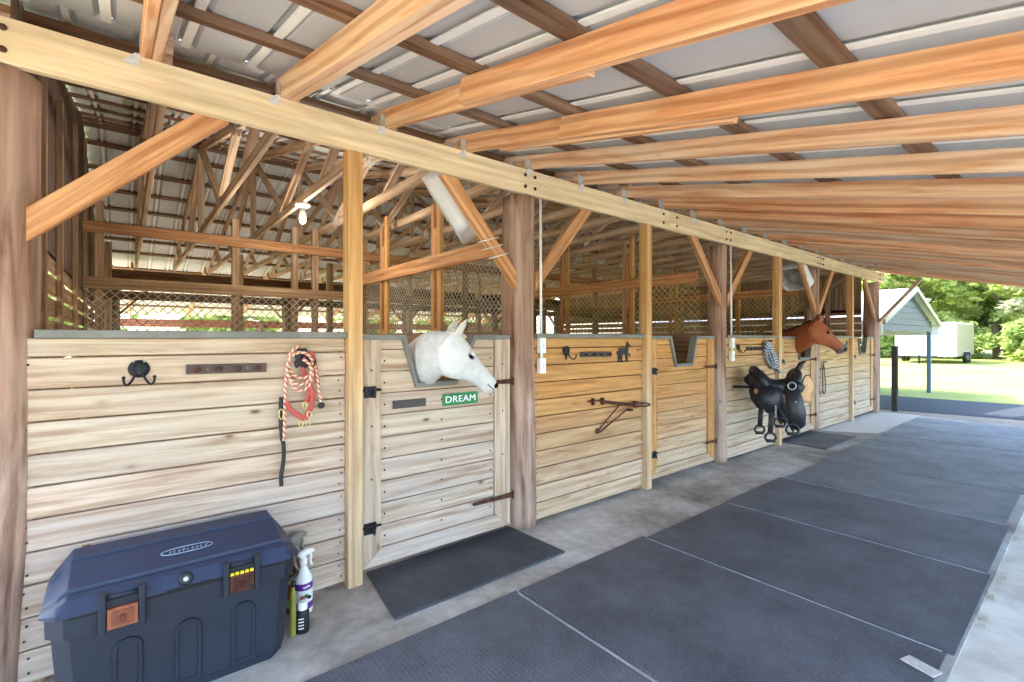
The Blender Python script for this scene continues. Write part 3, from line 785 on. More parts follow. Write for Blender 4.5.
# barn purlins and roof
yy = [1.03, 1.63, 2.23, 2.83, 3.43, 4.03, 4.42]
k = 0
for y in yy+[9-q for q in reversed(yy)]+[8.57]:
    b = MB(); z = 2.985+S*min(y, 9-y)+.019
    b.bar((-.4, y, z), (11.95, y, z), .089, .038, up=(0, -S if y < 4.5 else S, 1), seg=10, warp=.002, t=tint(.12))
    tag(b.build('purlin', M['purlin']), 'barn roof purlin, %s inside the front purlins' % ORD[k], 'purlin', 'barn roof purlins'); k += 1
for k, y in enumerate((9.45, 10.1, 10.75, 11.4, 12.05)):
    z = 2.985+S*(9-y)+.019; b = MB(); b.bar((-.4, y, z), (11.95, y, z), .089, .038, up=(0, S, 1), t=tint(.12))
    tag(b.build('purlin', M['purlin']), 'rear shed purlin, %s out from the rear header' % ORD[k], 'purlin', 'rear shed purlins')
for k in range(10):
    x = .1+1.208*k; b = MB(); b.bar((x, 9.0, 2.915), (x, 12.6, 2.915-S*3.6), .04, .13, t=tint(.1))
    tag(b.build('rear_rafter', M['rafter']), 'rafter of the rear shed roof, %s from the left' % ORD[k], 'rafter', 'rear shed rafters')
ZR = ZB+S*4.5
RB = [.075+.302*k for k in range(-9, 45)]
roof_sheet('ceiling_barn', .12, ZB+S*.12, 4.5, ZR, -2.6, 12.0, RB, M['roofb'], True, 'underside of the barn roof, front slope')
roof_sheet('ceiling_rear', 4.5, ZR, 9.1, ZB-S*.1, -.45, 12.0, RB, M['roofb'], True, 'underside of the barn roof, rear slope')
roof_sheet('ceiling_shed', 9.1, ZB-S*.1, 12.8, ZB-S*3.8, -.45, 12.0, RB, M['roofb'], True, 'underside of the rear shed roof')
# ------------------------------------------------------------------ helpers that measure points of the place from the camera's geometry
_th = math.atan((1103-512)/478); _tx, _tz = math.sin(_th), math.cos(_th)
def ray(px, py):
    xr = (px-512)/478
    return V((_tx*xr+_tz, -_tz*xr+_tx, (338-py)/478))
def at(px, py, y):
    r = ray(px, py); return V((0, -2.88, 1.5))+r*((y+2.88)/r.y)
def atz(px, py, z):
    r = ray(px, py); return V((0, -2.88, 1.5))+r*((z-1.5)/r.z)

# ------------------------------------------------------------------ wall hardware
def coat_hook(c, sc, label):
    t = thing('coat_hook', label, 'hook', c, 'double coat hooks'); x, y, z = c
    b = MB(); b.lathe([(.040*sc, 0), (.043*sc, .004), (.038*sc, .010), (.012*sc, .013)], (x, y, z+.01), (0, -1, 0), 20)
    b.tube([(x+.024*sc*math.sin(q), y-.013, z+.012+.026*sc*math.cos(q)) for q in [.6+i*.36 for i in range(15)]], .005*sc, 6)
    b.build('back_plate', M['iron'], t)
    for sg in (-1, 1):
        b = MB(); b.tube(spline([(x+sg*.012*sc, y-.012, z-.01), (x+sg*.028*sc, y-.022, z-.045*sc), (x+sg*.044*sc, y-.045, z-.062*sc), (x+sg*.056*sc, y-.06, z-.05*sc), (x+sg*.058*sc, y-.064, z-.03*sc)], 4), .0055*sc, 7)
        b.ball((x+sg*.058*sc, y-.064, z-.026*sc), .008*sc, 8, 6); b.build('hook', M['iron'], t)
    b = MB()
    for dx, dz in ((-.02, .035), (.02, .035), (0, -.022)): b.ball((x+dx*sc, y-.012, z+.01+dz*sc), .005*sc, 8, 5)
    b.build('screw', M['steel'], t)
def key_rack(p0, p1, label, mat='bronze', hh=.048):
    p0, p1 = V(p0), V(p1); t = thing('key_rack', label, 'rack', (p0+p1)/2, 'peg racks'); b = MB(); m = (p0+p1)/2
    b.bar(p0, p1, .018, hh, t=(1, 1, 1), ch=.003); b.build('back_board', M[mat], t)
    for f in (.12, .38, .62, .88):
        c = p0.lerp(p1, f)+V((0, -.009, 0)); b = MB(); b.lathe([(.006, 0), (.006, .016), (.013, .02), (.015, .028), (.009, .036)], c, (0, -1, 0), 12); b.build('peg', M['rust'], t)
    b = MB()
    for f in (.25, .75): b.ball(p0.lerp(p1, f)+V((0, -.010, 0)), .005, 8, 5)
    b.build('screw', M['steel'], t)
coat_hook(at(139, 371, -.003), .98, 'black iron double coat hook on the pale wall at the left')
coat_hook(at(566, 352, -.003), .98, 'black iron double coat hook left of the second peg rack')
coat_hook(at(738, 348, -.003), .9, 'small dark double hook beside the white switch boxes on the saddle wall')
coat_hook(at(302, 357, -.003), .9, 'dark hook behind the coiled red rope')
key_rack(at(186, 369.5, -.012), at(266, 367.5, -.012), 'brown peg rack on the pale stall wall left of the red halter')
key_rack(at(581, 354.5, -.012), at(611, 354, -.012), 'dark peg rack on the orange plank wall', 'plaque')
key_rack(at(747, 348.7, -.012), at(762, 348.5, -.012), 'small dark peg rack above the black saddle', 'plaque', .05)
# plaques on the DREAM door
b = MB(); p0, p1 = at(393, 405, -.014), at(425.5, 402, -.014)
b.bar(p0, p1, .012, .052, t=(1, 1, 1), ch=.003); tag(b.build('name_plaque', M['plaque']), 'blank dark plaque on the white horse door, left of the green sign', 'plaque')
p0, p1 = at(443, 399.5, -.012), at(477.5, 397.5, -.012); c = (p0+p1)/2
t = thing('door_sign', 'green sign reading DREAM in white letters below the white horse', 'sign', c)
hw, hh, r = .148, .042, .012; pl = []
for cx, cz, a0 in ((hw-r, hh-r, 0), (-hw+r, hh-r, 90), (-hw+r, -hh+r, 180), (hw-r, -hh+r, 270)):
    for k in range(5):
        a = math.radians(a0+k*22.5); pl.append((cx+r*math.cos(a), cz+r*math.sin(a)))
b = MB(); b.prism(pl, c, (1, 0, 0), (0, 0, 1), (0, .006, 0), t=(1, 1, 1)); sp = b.build('panel', M['green'], t, fix=True)
fc = bpy.data.curves.new('lettering', 'FONT'); fc.body = 'DREAM'; fc.size = .076; fc.align_x = 'CENTER'; fc.align_y = 'CENTER'; fc.extrude = .001; fc.space_character = 1.05
tf_ = bpy.data.objects.new('tmp', fc); COL.objects.link(tf_)
me = bpy.data.meshes.new_from_object(tf_.evaluated_get(bpy.context.evaluated_depsgraph_get())); bpy.data.objects.remove(tf_)
b = MB(); b.v = [V((v.co.x, 0, 0))+V((c.x, c.y-.0025-v.co.z, c.z-.002+v.co.y*.84)) for v in me.vertices]
for p in me.polygons: b.face(tuple(p.vertices))
b.build('lettering', M['signwhite'], sp)
# horse ornaments
HO = [(-.50, .02), (-.42, .12), (-.34, .10), (-.30, .22), (-.1, .24), (.12, .20), (.2, .34), (.22, .52), (.30, .56), (.34, .48), (.50, .36), (.46, .28), (.36, .30), (.34, .16), (.32, .0), (.44, -.02), (.52, -.14), (.46, -.18), (.40, -.08), (.26, -.10), (.30, -.30), (.24, -.44), (.17, -.42), (.2, -.30), (.14, -.06), (-.1, -.08), (-.14, -.26), (-.06, -.42), (-.14, -.46), (-.24, -.28), (-.22, -.1), (-.32, -.22), (-.36, -.44), (-.44, -.42), (-.40, -.18), (-.34, .02), (-.40, .04), (-.48, -.1)]
for (px, py), sc, lb in (((624, 353), .20, 'black iron running horse ornament on the orange plank wall'), ((846, 347), .22, 'black iron horse ornament on the far stall wall by the chestnut horse nose')):
    b = MB(); b.prism([(a*sc, h*sc) for a, h in HO], at(px, py, -.012), (1, 0, 0), (0, 0, 1), (0, .006, 0), t=(1, 1, 1))
    tag(b.build('horse_ornament', M['iron'], fix=True), lb, 'ornament', 'horse ornaments')
# switch boxes and conduits
for x, z0, z1, nm in ((2.615, 1.215, 1.50, 'on the orange wall beside the white horse post'), (5.765, 1.22, 1.50, 'at the edge of the saddle wall')):
    t = thing('switch_box', 'pair of white electrical boxes with conduit '+nm, 'switch', (x, -.0, z0), 'white electrical boxes')
    zm = (z0+z1)/2
    for a, c in ((z0, zm-.02), (zm+.02, z1)):
        b = MB(); b.box((x-.033, -.05, a), (x+.033, -.003, c), t=(1, 1, 1), ch=.006); bx = b.build('box', M['white'], t)
        b = MB(); b.box((x-.008, -.056, (a+c)/2-.02), (x+.008, -.05, (a+c)/2+.02), t=(.8, .8, .8), ch=.002); b.build('toggle', M['white'], bx)
    b = MB(); b.tube([(x, -.025, zm-.02), (x, -.025, zm+.02)], .012, 10); b.tube([(x, -.02, z1), (x, -.012, 2.625)], .011, 10); b.build('conduit', M['white'], t)

# red halter and lead rope
t = thing('halter', 'red halter with a coiled red and white lead rope hanging on the pale stall wall', 'halter', at(302, 352, -.02))
Y = -.035
def W(px, py, y=Y): return at(255+px/4.267, 335+py/4.267, y)
b = MB()
lp = []
for k in range(40):
    a = 2*math.pi*k/20+math.pi/2; i = k/20
    lp.append(W(198+54*math.cos(a)-i*6, 108+62*math.sin(a)*-1+i*28, Y-.01*(k % 20)/20-.012*i))
b.tube(spline(lp, 2), .0085, 8)
b.tube(spline([W(150, 95, -.05), W(135, 160), W(128, 260), W(128, 340), W(124, 400), W(122, 450)], 6), .0085, 8)
b.tube(spline([W(250, 110, -.05), W(262, 160), W(270, 220), W(278, 270), W(283, 300)], 6), .0085, 8)
b.tube(spline([W(150, 170, -.05), W(160, 215, -.05), W(195, 238, -.05), W(230, 215, -.05), W(248, 165, -.05)], 6), .0085, 8)
b.build('lead_rope', M['redrope'], t)
def webbing(pts, w, name, mat, par, y=None):
    b = MB(); b.tube(spline(pts, 5), w, 8, flat=((0, 1, 0), .003)); return b.build(name, mat, par)
webbing([W(225, 70, -.03), W(205, 150, -.03), W(235, 200, -.035), W(228, 260, -.04), W(215, 290, -.04)], .013, 'crown_strap', M['halter'], t)
webbing([W(133, 285, -.045), W(150, 315, -.05), W(180, 340, -.05), W(212, 360, -.05)], .014, 'nose_strap', M['halter'], t)
webbing([W(212, 360, -.05), W(232, 325, -.05), W(243, 285, -.05), W(246, 250, -.045), W(225, 190, -.04)], .014, 'cheek_strap', M['halter'], t)
webbing([W(240, 70, -.03), W(255, 120, -.03), W(268, 215, -.03)], .012, 'throat_strap', M['halter'], t)
for cx, cy, ra, rb in ((196, 378, 9, 13), (226, 378, 9, 13), (232, 340, 9, 13), (213, 300, 9, 13), (112, 338, 10, 22)):
    b = MB(); b.tube([W(cx+ra*math.cos(a), cy+rb*math.sin(a), -.055) for a in [k*.524 for k in range(12)]], .0037, 6, closed=True); b.build('buckle', M['brass'], t)
b = MB(); b.tube(spline([W(112, 265), W(110, 340), W(114, 430), W(122, 470), W(122, 530), W(112, 600), W(113, 645)], 5), .011, 8, flat=((0, 1, 0), .004)); b.build('leather_strap', M['strap'], t)
b = MB(); b.tube(spline([W(196, 60, -.03), W(185, 100, -.03), W(210, 130, -.03), W(225, 100, -.03), W(205, 60, -.03)], 5), .017, 8, flat=((0, 1, 0), .004)); b.ball(W(283, 300, -.04), (.02, .014, .02), 10, 8); b.build('dark_strap', M['strap'], t)

# folded saddle rack on the orange wall
t = thing('saddle_rack', 'folded wire saddle rack on the orange plank wall', 'rack', at(600, 404, -.01))
def W2(px, py, y): return at(530+px/5.686, 330+py/5.686, y)
b = MB(); b.tube(spline([W2(330, 407, -.02), W2(400, 402, -.03), W2(520, 415, -.05), W2(600, 418, -.06), W2(655, 416, -.06), W2(682, 423, -.06), W2(655, 434, -.06), W2(560, 428, -.06), W2(420, 412, -.03)], 6), .0075, 8); b.build('arm', M['rust'], t)
b = MB(); b.tube([W2(505, 430, -.05), W2(385, 575, -.012)], .0065, 8); b.tube([W2(560, 445, -.05), W2(395, 583, -.012)], .0065, 8); b.ball(W2(384, 575, -.014), (.018, .014, .026), 10, 8); b.build('strut', M['rust'], t)
b = MB()
for cx, cy in ((352, 405), (405, 402)): b.box(W2(cx-5, cy+22, -.004)-V((0, .03, 0)), W2(cx+5, cy-18, -.004), t=(1, 1, 1), ch=.002)
for cx in (590, 560): b.box(W2(cx-8, 460 if cx == 560 else 440, -.03)-V((0, .04, 0)), W2(cx+8, 445 if cx == 560 else 402, -.03), t=(1, 1, 1), ch=.002)
b.build('bracket', M['rust'], t)

# blue lead rope, bridle
t = thing('lead_rope', 'coiled blue and white lead rope hanging above the black saddle', 'rope', at(768, 340, -.02))
b = MB(); lp = []
for k in range(154):
    a = 2*math.pi*k/14; i = k/154; j_ = (k//14*5) % 11/11; w_ = 1.2+4.2*j_
    sn = math.sin(a); lp.append(at(770.5+sn*4+w_*math.cos(a)*(1+.35*sn), 354+i*2+(13.5-2.5*(1-j_))*sn, -.028-.03*(1-j_)-.012*math.sin(a*.5)))
b.tube(spline(lp, 2), .0125, 7); b.build('coil', M['bluerope'], t)
b = MB(); b.tube(spline([at(773, 356, -.05), at(776, 366, -.05), at(779, 371, -.05), at(781, 372, -.05)], 5), .02, 8); b.build('tail', M['bluerope'], t)
b = MB(); b.lathe([(.02, 0), (.012, .02), (.012, .06)], at(768, 341, 0), (0, -1, 0), 10); b.build('peg', M['iron'], t)
t = thing('bridle', 'dark leather strap looped on a hook right of the post behind the chestnut horse', 'bridle', at(824, 362, -.02))
b = MB(); b.tube(spline([at(823.5, 362, -.03), at(824.6, 372, -.03), at(825.6, 385, -.03), at(825.4, 391, -.04), at(823.6, 393, -.05), at(822.6, 389, -.05)], 6), .018, 8, flat=((0, 1, 0), .005)); b.build('strap', M['strap'], t)
b = MB(); b.tube(spline([at(823.5, 362, -.03), at(822.6, 375, -.03), at(822.6, 389, -.05)], 6), .014, 8, flat=((0, 1, 0), .005)); b.build('cheekpiece', M['strap'], t)
b = MB(); b.lathe([(.016, 0), (.008, .02), (.01, .05)], at(823.5, 362, 0), (0, -1, 0), 10); b.build('hook', M['iron'], t)

# ------------------------------------------------------------------ saddle on its rack
sb = V((5.97, -.205, 1.0)); F = V((.6, -.8, 0)); SD = V((-.8, -.6, 0)); UP = V((0, 0, 1))
def Sd(a, h, s): return sb+F*a+UP*h+SD*s
t = thing('saddle_rack', 'steel saddle rack carrying the black saddle', 'rack', Sd(0, -.12, 0))
b = MB()
for s in (-.06, .06): b.tube([Sd(-.245, -.10, s*.3), Sd(.0, -.10, s), Sd(.44, -.085, s)], .012, 8)
b.tube([Sd(.44, -.085, -.06), Sd(.47, -.085, 0), Sd(.44, -.085, .06)], .012, 8); b.build('arm', M['iron'], t)
b = MB(); b.tube([at(757, 402, -.012), Sd(.20, -.11, .05)], .013, 8); b.ball(at(757, 402, -.012), (.03, .016, .03), 10, 6); b.build('strut', M['rust'], t)
t = thing('saddle', 'black western saddle with stirrups hanging on the yellow stall wall', 'saddle', Sd(.2, -.1, 0))
def arch(a, hc, wd, drop, th, n=9, flare=0.):
    top = []; bot = []
    for k in range(n):
        u = -1+2*k/(n-1); s = wd*math.sin(u*1.35)/math.sin(1.35); h = hc-drop*(1-math.cos(u*1.35))/(1-math.cos(1.35))
        top.append(Sd(a+flare*abs(u), h, s)); bot.append(Sd(a+flare*abs(u), h-th, s*.93))
    return top+bot[::-1]
b = MB(); b.loft([arch(a, h, w, d, .03) for a, h, w, d in ((.02, .03, .10, .10), (.04, .10, .16, .10), (.075, .115, .175, .11), (.11, .07, .175, .12), (.17, .015, .16, .12), (.25, -.005, .135, .12), (.33, .015, .12, .12), (.39, .055, .125, .13), (.43, .085, .14, .15), (.47, .07, .14, .15), (.50, .02, .12, .12))])
b.build('seat', M['leather'], t, fix=True)
b = MB(); b.tube(spline([Sd(.08, -.06, .205), Sd(.03, .02, .20), Sd(.0, .10, .11), Sd(-.005, .12, 0), Sd(.0, .10, -.11), Sd(.03, .02, -.20), Sd(.08, -.06, -.205)], 5), .042, 12); b.build('cantle', M['leather'], t)
b = MB(); b.tube(spline([Sd(.45, .06, 0), Sd(.475, .13, 0), Sd(.505, .18, 0), Sd(.53, .205, 0)], 5), [.045]*5+[.03]*6+[.022]*5, 12)
b.loft([[Sd(.53+.05*math.cos(q)*k-.01*k, .205+z+.02*math.cos(q)*k, .045*math.sin(q)*k) for q in [i*.524 for i in range(12)]] for z, k in ((-.008, .8), (0, 1), (.012, .85), (.016, .3))]); b.build('horn', M['leather'], t, fix=True)
b = MB(); b.tube(spline([Sd(.42, -.02, .17), Sd(.44, .06, .14), Sd(.45, .095, .06), Sd(.45, .10, 0), Sd(.45, .095, -.06), Sd(.44, .06, -.14), Sd(.42, -.02, -.17)], 5), .04, 10); b.build('pommel', M['leather'], t)
def panel(poly, s0, s1, th, name, mat, sg):
    """flap: outline (a, h) on one flank, bulging outward with height"""
    b = MB(); n = len(poly)
    hs = [q[1] for q in poly]; h0, h1 = min(hs), max(hs)
    out = [Sd(a, h, sg*(lerp(s1, s0, ((h-h0)/(h1-h0))**1.6))) for a, h in poly]
    inn = [p-SD*sg*th for p in out]
    ca = sum(q[0] for q in poly)/n; ch = sum(q[1] for q in poly)/n
    co_ = Sd(ca, ch, sg*(lerp(s1, s0, ((ch-h0)/(h1-h0))**1.6)+.02)); ci = co_-SD*sg*(th+.02)
    i0 = len(b.v); b.v += out+inn+[co_, ci]
    for i in range(n):
        j = (i+1) % n
        b.face((i0+i, i0+j, i0+2*n), None, (1, 1, 1), 0, True); b.face((i0+n+j, i0+n+i, i0+2*n+1), None, (1, 1, 1), 0, True); b.face((i0+j, i0+i, i0+n+i, i0+n+j))
    return b.build(name, mat, t, fix=True)
def rp(c, r, n=20, p=2.6):
    o = []
    for k in range(n):
        a = 2*math.pi*k/n; cx, sy = math.cos(a), math.sin(a)
        o.append((c[0]+r[0]*abs(cx)**(2/p)*(1 if cx > 0 else -1), c[1]+r[1]*abs(sy)**(2/p)*(1 if sy > 0 else -1)))
    return o
for sg in (1, -1):
    panel([(-.08, -.05), (-.09, -.0), (-.05, .05), (.02, .055), (.12, .0), (.3, -.03), (.45, -.01), (.5, -.06), (.46, -.13), (.34, -.16), (.16, -.15), (.0, -.12)], .13, .20, .02, 'skirt', M['leather'], sg)
    panel([(.03, -.06), (.16, -.04), (.24, -.08), (.26, -.22), (.2, -.33), (.15, -.40), (.08, -.38), (.01, -.28), (-.02, -.16)], .19, .235, .012, 'rear_flap', M['leather'], sg)
    panel([(.27, -.06), (.41, -.04), (.46, -.2), (.49, -.36), (.48, -.50), (.40, -.57), (.32, -.53), (.29, -.34)], .2, .25, .012, 'fender', M['leather'], sg)
    b = MB(); b.tube([Sd(.13, -.36, .235*sg), Sd(.115, -.62, .235*sg)], .03, 8, flat=((-.8, -.6, 0), .008)); b.tube([Sd(.20, -.30, .22*sg), Sd(.36, -.58, .24*sg)], .014, 8, flat=((-.8, -.6, 0), .006)); b.build('strap', M['strap'], t)
    for ca, ch, rr in ((.345, -.56, .065), (.115, -.66, .055)):
        b = MB(); pts = [Sd(ca+rr*math.cos(q), ch+rr*1.05*math.sin(q)*(1 if math.sin(q) > 0 else .75), .245*sg) for q in [i*.3142 for i in range(20)]]
        b.tube(pts, .03, 8, closed=True, flat=((-.6, .8, 0), .012)) if False else b.tube(pts, .014, 8, closed=True)
        b.tube([Sd(ca-rr*.85, ch-rr*.7, .245*sg-.0), Sd(ca+rr*.85, ch-rr*.7, .245*sg)], .02, 8); b.build('stirrup', M['leather'], t)
    b = MB(); b.tube([Sd(.345+.042*math.cos(q), -.055+.042*math.sin(q), .225*sg) for q in [i*.3927 for i in range(16)]], .008, 8, closed=True); b.build('rigging_ring', M['steel'], t)
    b = MB(); b.ball(Sd(.37, -.235, .262*sg), .016, 10, 6); b.build('concho', M['steel'], t)
    b = MB()
    for z in range(5): b.ball(Sd(.17, -.30-.03*z, .236*sg), .0145, 8, 5)
    b.build('chain', M['steel'], t)
b = MB(); b.loft([arch(a, h, w, d, .03) for a, h, w, d in ((.02, -.05, .11, .10), (.1, -.055, .15, .15), (.3, -.05, .17, .17), (.52, -.02, .165, .2), (.565, -.03, .15, .19))]); b.build('fleece_lining', M['fleece'], t, fix=True)
b = MB(); b.lathe([(.105, -.008), (.118, 0), (.108, .014), (.03, .022)], Sd(.575, -.06, .0), (-.1, -.98, .1), 24); b.build('fleece_pad', M['fleece'], t)
b = MB(); b.tube([Sd(.575, -.06, .0)+V((.99, -.1, 0))*(.118*math.cos(q))+UP*(.118*math.sin(q)) for q in [i*.2618 for i in range(24)]], .008, 6, closed=True); b.build('pad_binding', M['leather'], t)

# ------------------------------------------------------------------ fans
def fan(c, n, d, label, k_=1.):
    """box fan: centre, face normal, one edge direction"""
    c, n, d = V(c), V(n).normalized(), V(d); d = (d-n*d.dot(n)).normalized(); e = n.cross(d)
    t = thing('box_fan', label, 'fan', c, 'white box fans'); hs, dp, r = .26*k_, .082*k_, .10*k_
    def rr(hs, r, k=6):
        o = []
        for sx, sy, a0 in ((1, 1, 0), (-1, 1, 90), (-1, -1, 180), (1, -1, 270)):
            for q in range(k+1):
                a = math.radians(a0+90*q/k); o.append(((hs-r)*sx+r*math.cos(a), (hs-r)*sy+r*math.sin(a)))
        return o
    P = lambda u, v, w: c+d*u+e*v+n*w
    O = rr(hs, r); I = rr(hs-.022, r-.015)
    b = MB(); b.loft([[P(u, v, w) for u, v in q] for q, w in ((I, -dp*.7), (I, -dp), (O, -dp), (O, dp), (I, dp), (I, dp*.7), (I, -dp*.7))], cap=False); b.build('housing', M['whitemetal'], t, fix=True)
    for w, nm in ((dp*.95, 'front_grille'), (-dp*.95, 'rear_grille')):
        b = MB()
        for k in range(1, 15): b.tube([P(.0155*k_*k*math.cos(q), .0155*k_*k*math.sin(q), w) for q in [i*.2618 for i in range(24)]], .0025, 4, closed=True, sm=False)
        for k in range(8):
            a = k*math.pi/4; b.tube([P(0, 0, w), P(.225*k_*math.cos(a), .225*k_*math.sin(a), w)], .003, 4)
        g = b.build(nm, M['galv'], t)
    b = MB()
    for k in range(5):
        a = k*1.2566
        b.loft([[P(rad*math.cos(a+o_)+0, rad*math.sin(a+o_), z+zz) for o_, z in ((-.5*wd, -.025), (.5*wd, .025))] + [P(rad*math.cos(a+o_), rad*math.sin(a+o_), z+.004+zz) for o_, z in ((.5*wd, .025), (-.5*wd, -.025))] for rad, wd, zz in ((.04, .8, 0), (.12, .95, 0), (.20*k_, .85, 0))])
    b.build('blades', M['cap'], t, fix=True)
    b = MB(); b.lathe([(.03, -.045), (.05, -.03), (.05, .03), (.03, .045)], c, n, 16); b.build('motor', M['white'], t)
fan(at(452, 207, .38), (-.65, .52, -.55), (.43, -.35, -.83), 'white box fan tied behind the knee brace above the white horse')
fan(at(794.5, 277, .20), (-.74, .16, -.65), (.62, -.12, -.77), 'white box fan with grey grille hanging above the chestnut horse', .84)
b = MB()
for zz in (2.13, 2.19, 2.24):
    xx = PX[1]-.12-(zz-1.97)/.69*.62
    b.tube([(xx-.075, -.014, zz-.03), (xx+.075, -.014, zz+.02), (xx+.07, .05, zz+.02), (xx-.07, .05, zz-.03)], .004, 6, closed=True)
tag(b.build('tie_cord', M['white']), 'white cord wound round the knee brace below the first fan', 'cord')
# bulb in the barn
c = atz(300, 203, 2.84); k = round((c.x-.165)/.604); c.x = .165+.604*k
t = thing('light_fixture', 'bare white bulb in a porcelain holder under a roof truss', 'lamp', c)
b = MB(); b.lathe([(.02, 0), (.07, -.002), (.075, -.02), (.05, -.04), (.032, -.05), (.03, -.08)][::-1], c, (0, 0, 1), 16); b.build('lamp_holder', M['white'], t)
b = MB(); b.lathe([(.018, -.08), (.03, -.10), (.038, -.14), (.03, -.18), (.012, -.20)][::-1], c, (0, 0, 1), 14); b.build('bulb', M['bulb'], t)
pl_ = bpy.data.lights.new('barn_fill', 'POINT'); po = bpy.data.objects.new('barn_fill', pl_); COL.objects.link(po); po.location = (c.x, c.y, c.z-.26); pl_.energy = 17; pl_.color = (1, .95, .86); pl_.shadow_soft_size = .05  # fill light added below the bulb to brighten the barn

# ------------------------------------------------------------------ storage chest and bottles
t = thing('storage_chest', 'large dark blue plastic storage chest with two rusty latches', 'chest', (.19, -.27, 0))
X0, X1, YF, YB = -.235, .635, -.47, -.065
def cring(x0, x1, y0, y1, z, c):
    return [V(p) for p in ((x0+c, y0, z), (x1-c, y0, z), (x1, y0+c, z), (x1, y1-c*.4, z), (x1-c*.4, y1, z), (x0+c*.4, y1, z), (x0, y1-c*.4, z), (x0, y0+c, z))]
b = MB(); rs = []
for z, o in ((.0, .05), (.03, .045), (.04, .04), (.35, .018), (.375, .016), (.38, .002), (.462, .0)): rs.append(cring(X0+o, X1-o, YF+o*.8, YB-o*.4, z, .055))
b.loft(rs, sm=False); b.build('body', M['chestd'], t, fix=True)
for k, xa in enumerate((-.045, .155, .36)):
    b = MB(); pl = [(xa, .03), (xa+.105, .03), (xa+.105, .275)]+[(xa+.0525+.0525*math.cos(q), .275+.045*math.sin(q)) for q in [i*math.pi/8 for i in range(1, 8)]]+[(xa, .275)]
    yb_ = YF+.03
    i0 = len(b.v); n = len(pl); dy = lambda z: YF+.8*lerp(.042, .017, (z-.03)/.32)
    cxm = sum(q[0] for q in pl)/n; czm = sum(q[1] for q in pl)/n
    A = [V((x, dy(z)+.004, z)) for x, z in pl]; B = [V((x, dy(z)-.009, z)) for x, z in [((x-cxm)*.86+cxm, (z-czm)*.95+czm) for x, z in pl]]; C_ = [V((x, dy(z)-.009, z)) for x, z in [((x-cxm)*.66+cxm, (z-czm)*.88+czm) for x, z in pl]]; D_ = [V((p.x, dy(p.z)-.002, p.z)) for p in [V(((x-cxm)*.6+cxm, 0, (z-czm)*.86+czm)) for x, z in pl]]
    b.loft([A, B, C_, D_], t=(1.0, 1.0, 1.0), sm=False); b.build('arched_rib', M['chestd'], t, fix=True)
prof = [(YF-.014, .466), (YF-.014, .492), (YF+.006, .524), (YF+.036, .532), (YF+.040, .517), (YF+.056, .520), (YF+.063, .541), (YF+.24, .583), (YF+.246, .568), (YF+.264, .571), (YF+.272, .588), (YB-.03, .592), (YB+.01, .572), (YB+.012, .466)]
def lring(x, kz, ins):
    cy = (YF+YB)/2; o = []
    for y, z in prof:
        o.append(V((x, y+(ins if y < cy else -ins*.6), .466+(z-.466)*kz)))
    return o
b = MB(); b.loft([lring(X0-.012, .20, .05), lring(X0+.005, .42, .032), lring(X0+.022, .58, .012), lring(X0+.036, .72, .0), lring(X0+.060, .97, 0), lring(X0+.066, 1, 0), lring(X1-.058, 1, 0), lring(X1-.052, .97, 0), lring(X1-.034, .72, 0), lring(X1-.022, .58, .012), lring(X1-.005, .42, .032), lring(X1+.012, .20, .05)], sm=False)
b.build('lid', M['chest'], t, fix=True)
b = MB(); b.box((X0+.07, YF-.006, .451), (X1-.07, YF+.02, .467), t=(.5, .5, .5), ch=.001); b.box((.13, YF-.016, .459), (.29, YF-.0, .471), t=(.35, .35, .35), ch=.001); b.build('seam_strip', M['black'], t)
for xa, rusty in ((-.008, 'orange'), (.40, 'rust')):
    DZ = .066
    b = MB()
    for xx in (xa-.06, xa+.06): b.box((xx-.011, YF-.036, .31+DZ), (xx+.011, YF+.004, .46+DZ), t=(.9, .9, .9), ch=.004)
    b.box((xa-.05, YF-.018, .405+DZ), (xa+.05, YF-.0, .43+DZ), t=(.6, .6, .6), ch=.002); b.tube([(xa-.05, YF-.02, .442+DZ), (xa+.05, YF-.02, .442+DZ)], .006, 8); b.build('latch_guide', M['chestd'], t)
    b = MB(); b.box((xa-.046, YF-.03, .318+DZ), (xa+.046, YF-.008, .398+DZ), t=(1, 1, 1), ch=.004)
    b.box((xa-.034, YF-.034, .33+DZ), (xa+.034, YF-.03, .386+DZ), t=(.7, .65, .6), ch=.001); b.box((xa-.008, YF-.042, .345+DZ), (xa+.008, YF-.034, .37+DZ), t=(.4, .4, .4), ch=.001); l = b.build('latch', M[rusty], t)
    if rusty == 'rust':
        b = MB()
        for k in range(5): b.box((xa-.046+.019*k, YF-.034, .399+DZ), (xa-.032+.019*k, YF-.022, .411+DZ), t=(1, 1, 1), ch=.001)
        b.build('latch_label', M['yellow'], l)
b = MB(); b.lathe([(.027, 0), (.027, .008), (.019, .014)], (.195, YF-.004, .497), (0, -1, .3), 20); lk = b.build('lock_boss', M['black'], t)
b = MB(); b.lathe([(.010, 0), (.009, .005)], (.195, YF-.018, .501), (0, -1, .3), 14); b.build('lock_cylinder', M['steel'], lk)
b = MB(); e1, e2 = V((1, 0, 0)), V((0, .177, .042)).normalized(); cc = V((.215, YF+.15, .5625)); nn = e1.cross(e2)
def lidp(u, v): return cc+e1*u+e2*v+nn*.002
b.tube([lidp(.095*abs(math.cos(q))**.6*(1 if math.cos(q) > 0 else -1), .022*math.sin(q)) for q in [i*.2618 for i in range(24)]], .0028, 6, closed=True)
for k in range(9):
    u = -.066+.0165*k; b.tube([lidp(u, -.009), lidp(u+.003, .009 if k % 2 else .004)], .0026, 6)
    if k % 3 != 1: b.tube([lidp(u, .0), lidp(u+.01, .0)], .0022, 6)
b.build('emblem', plain('emblem_grey', '#8793a8', .5, 0, .1), t)
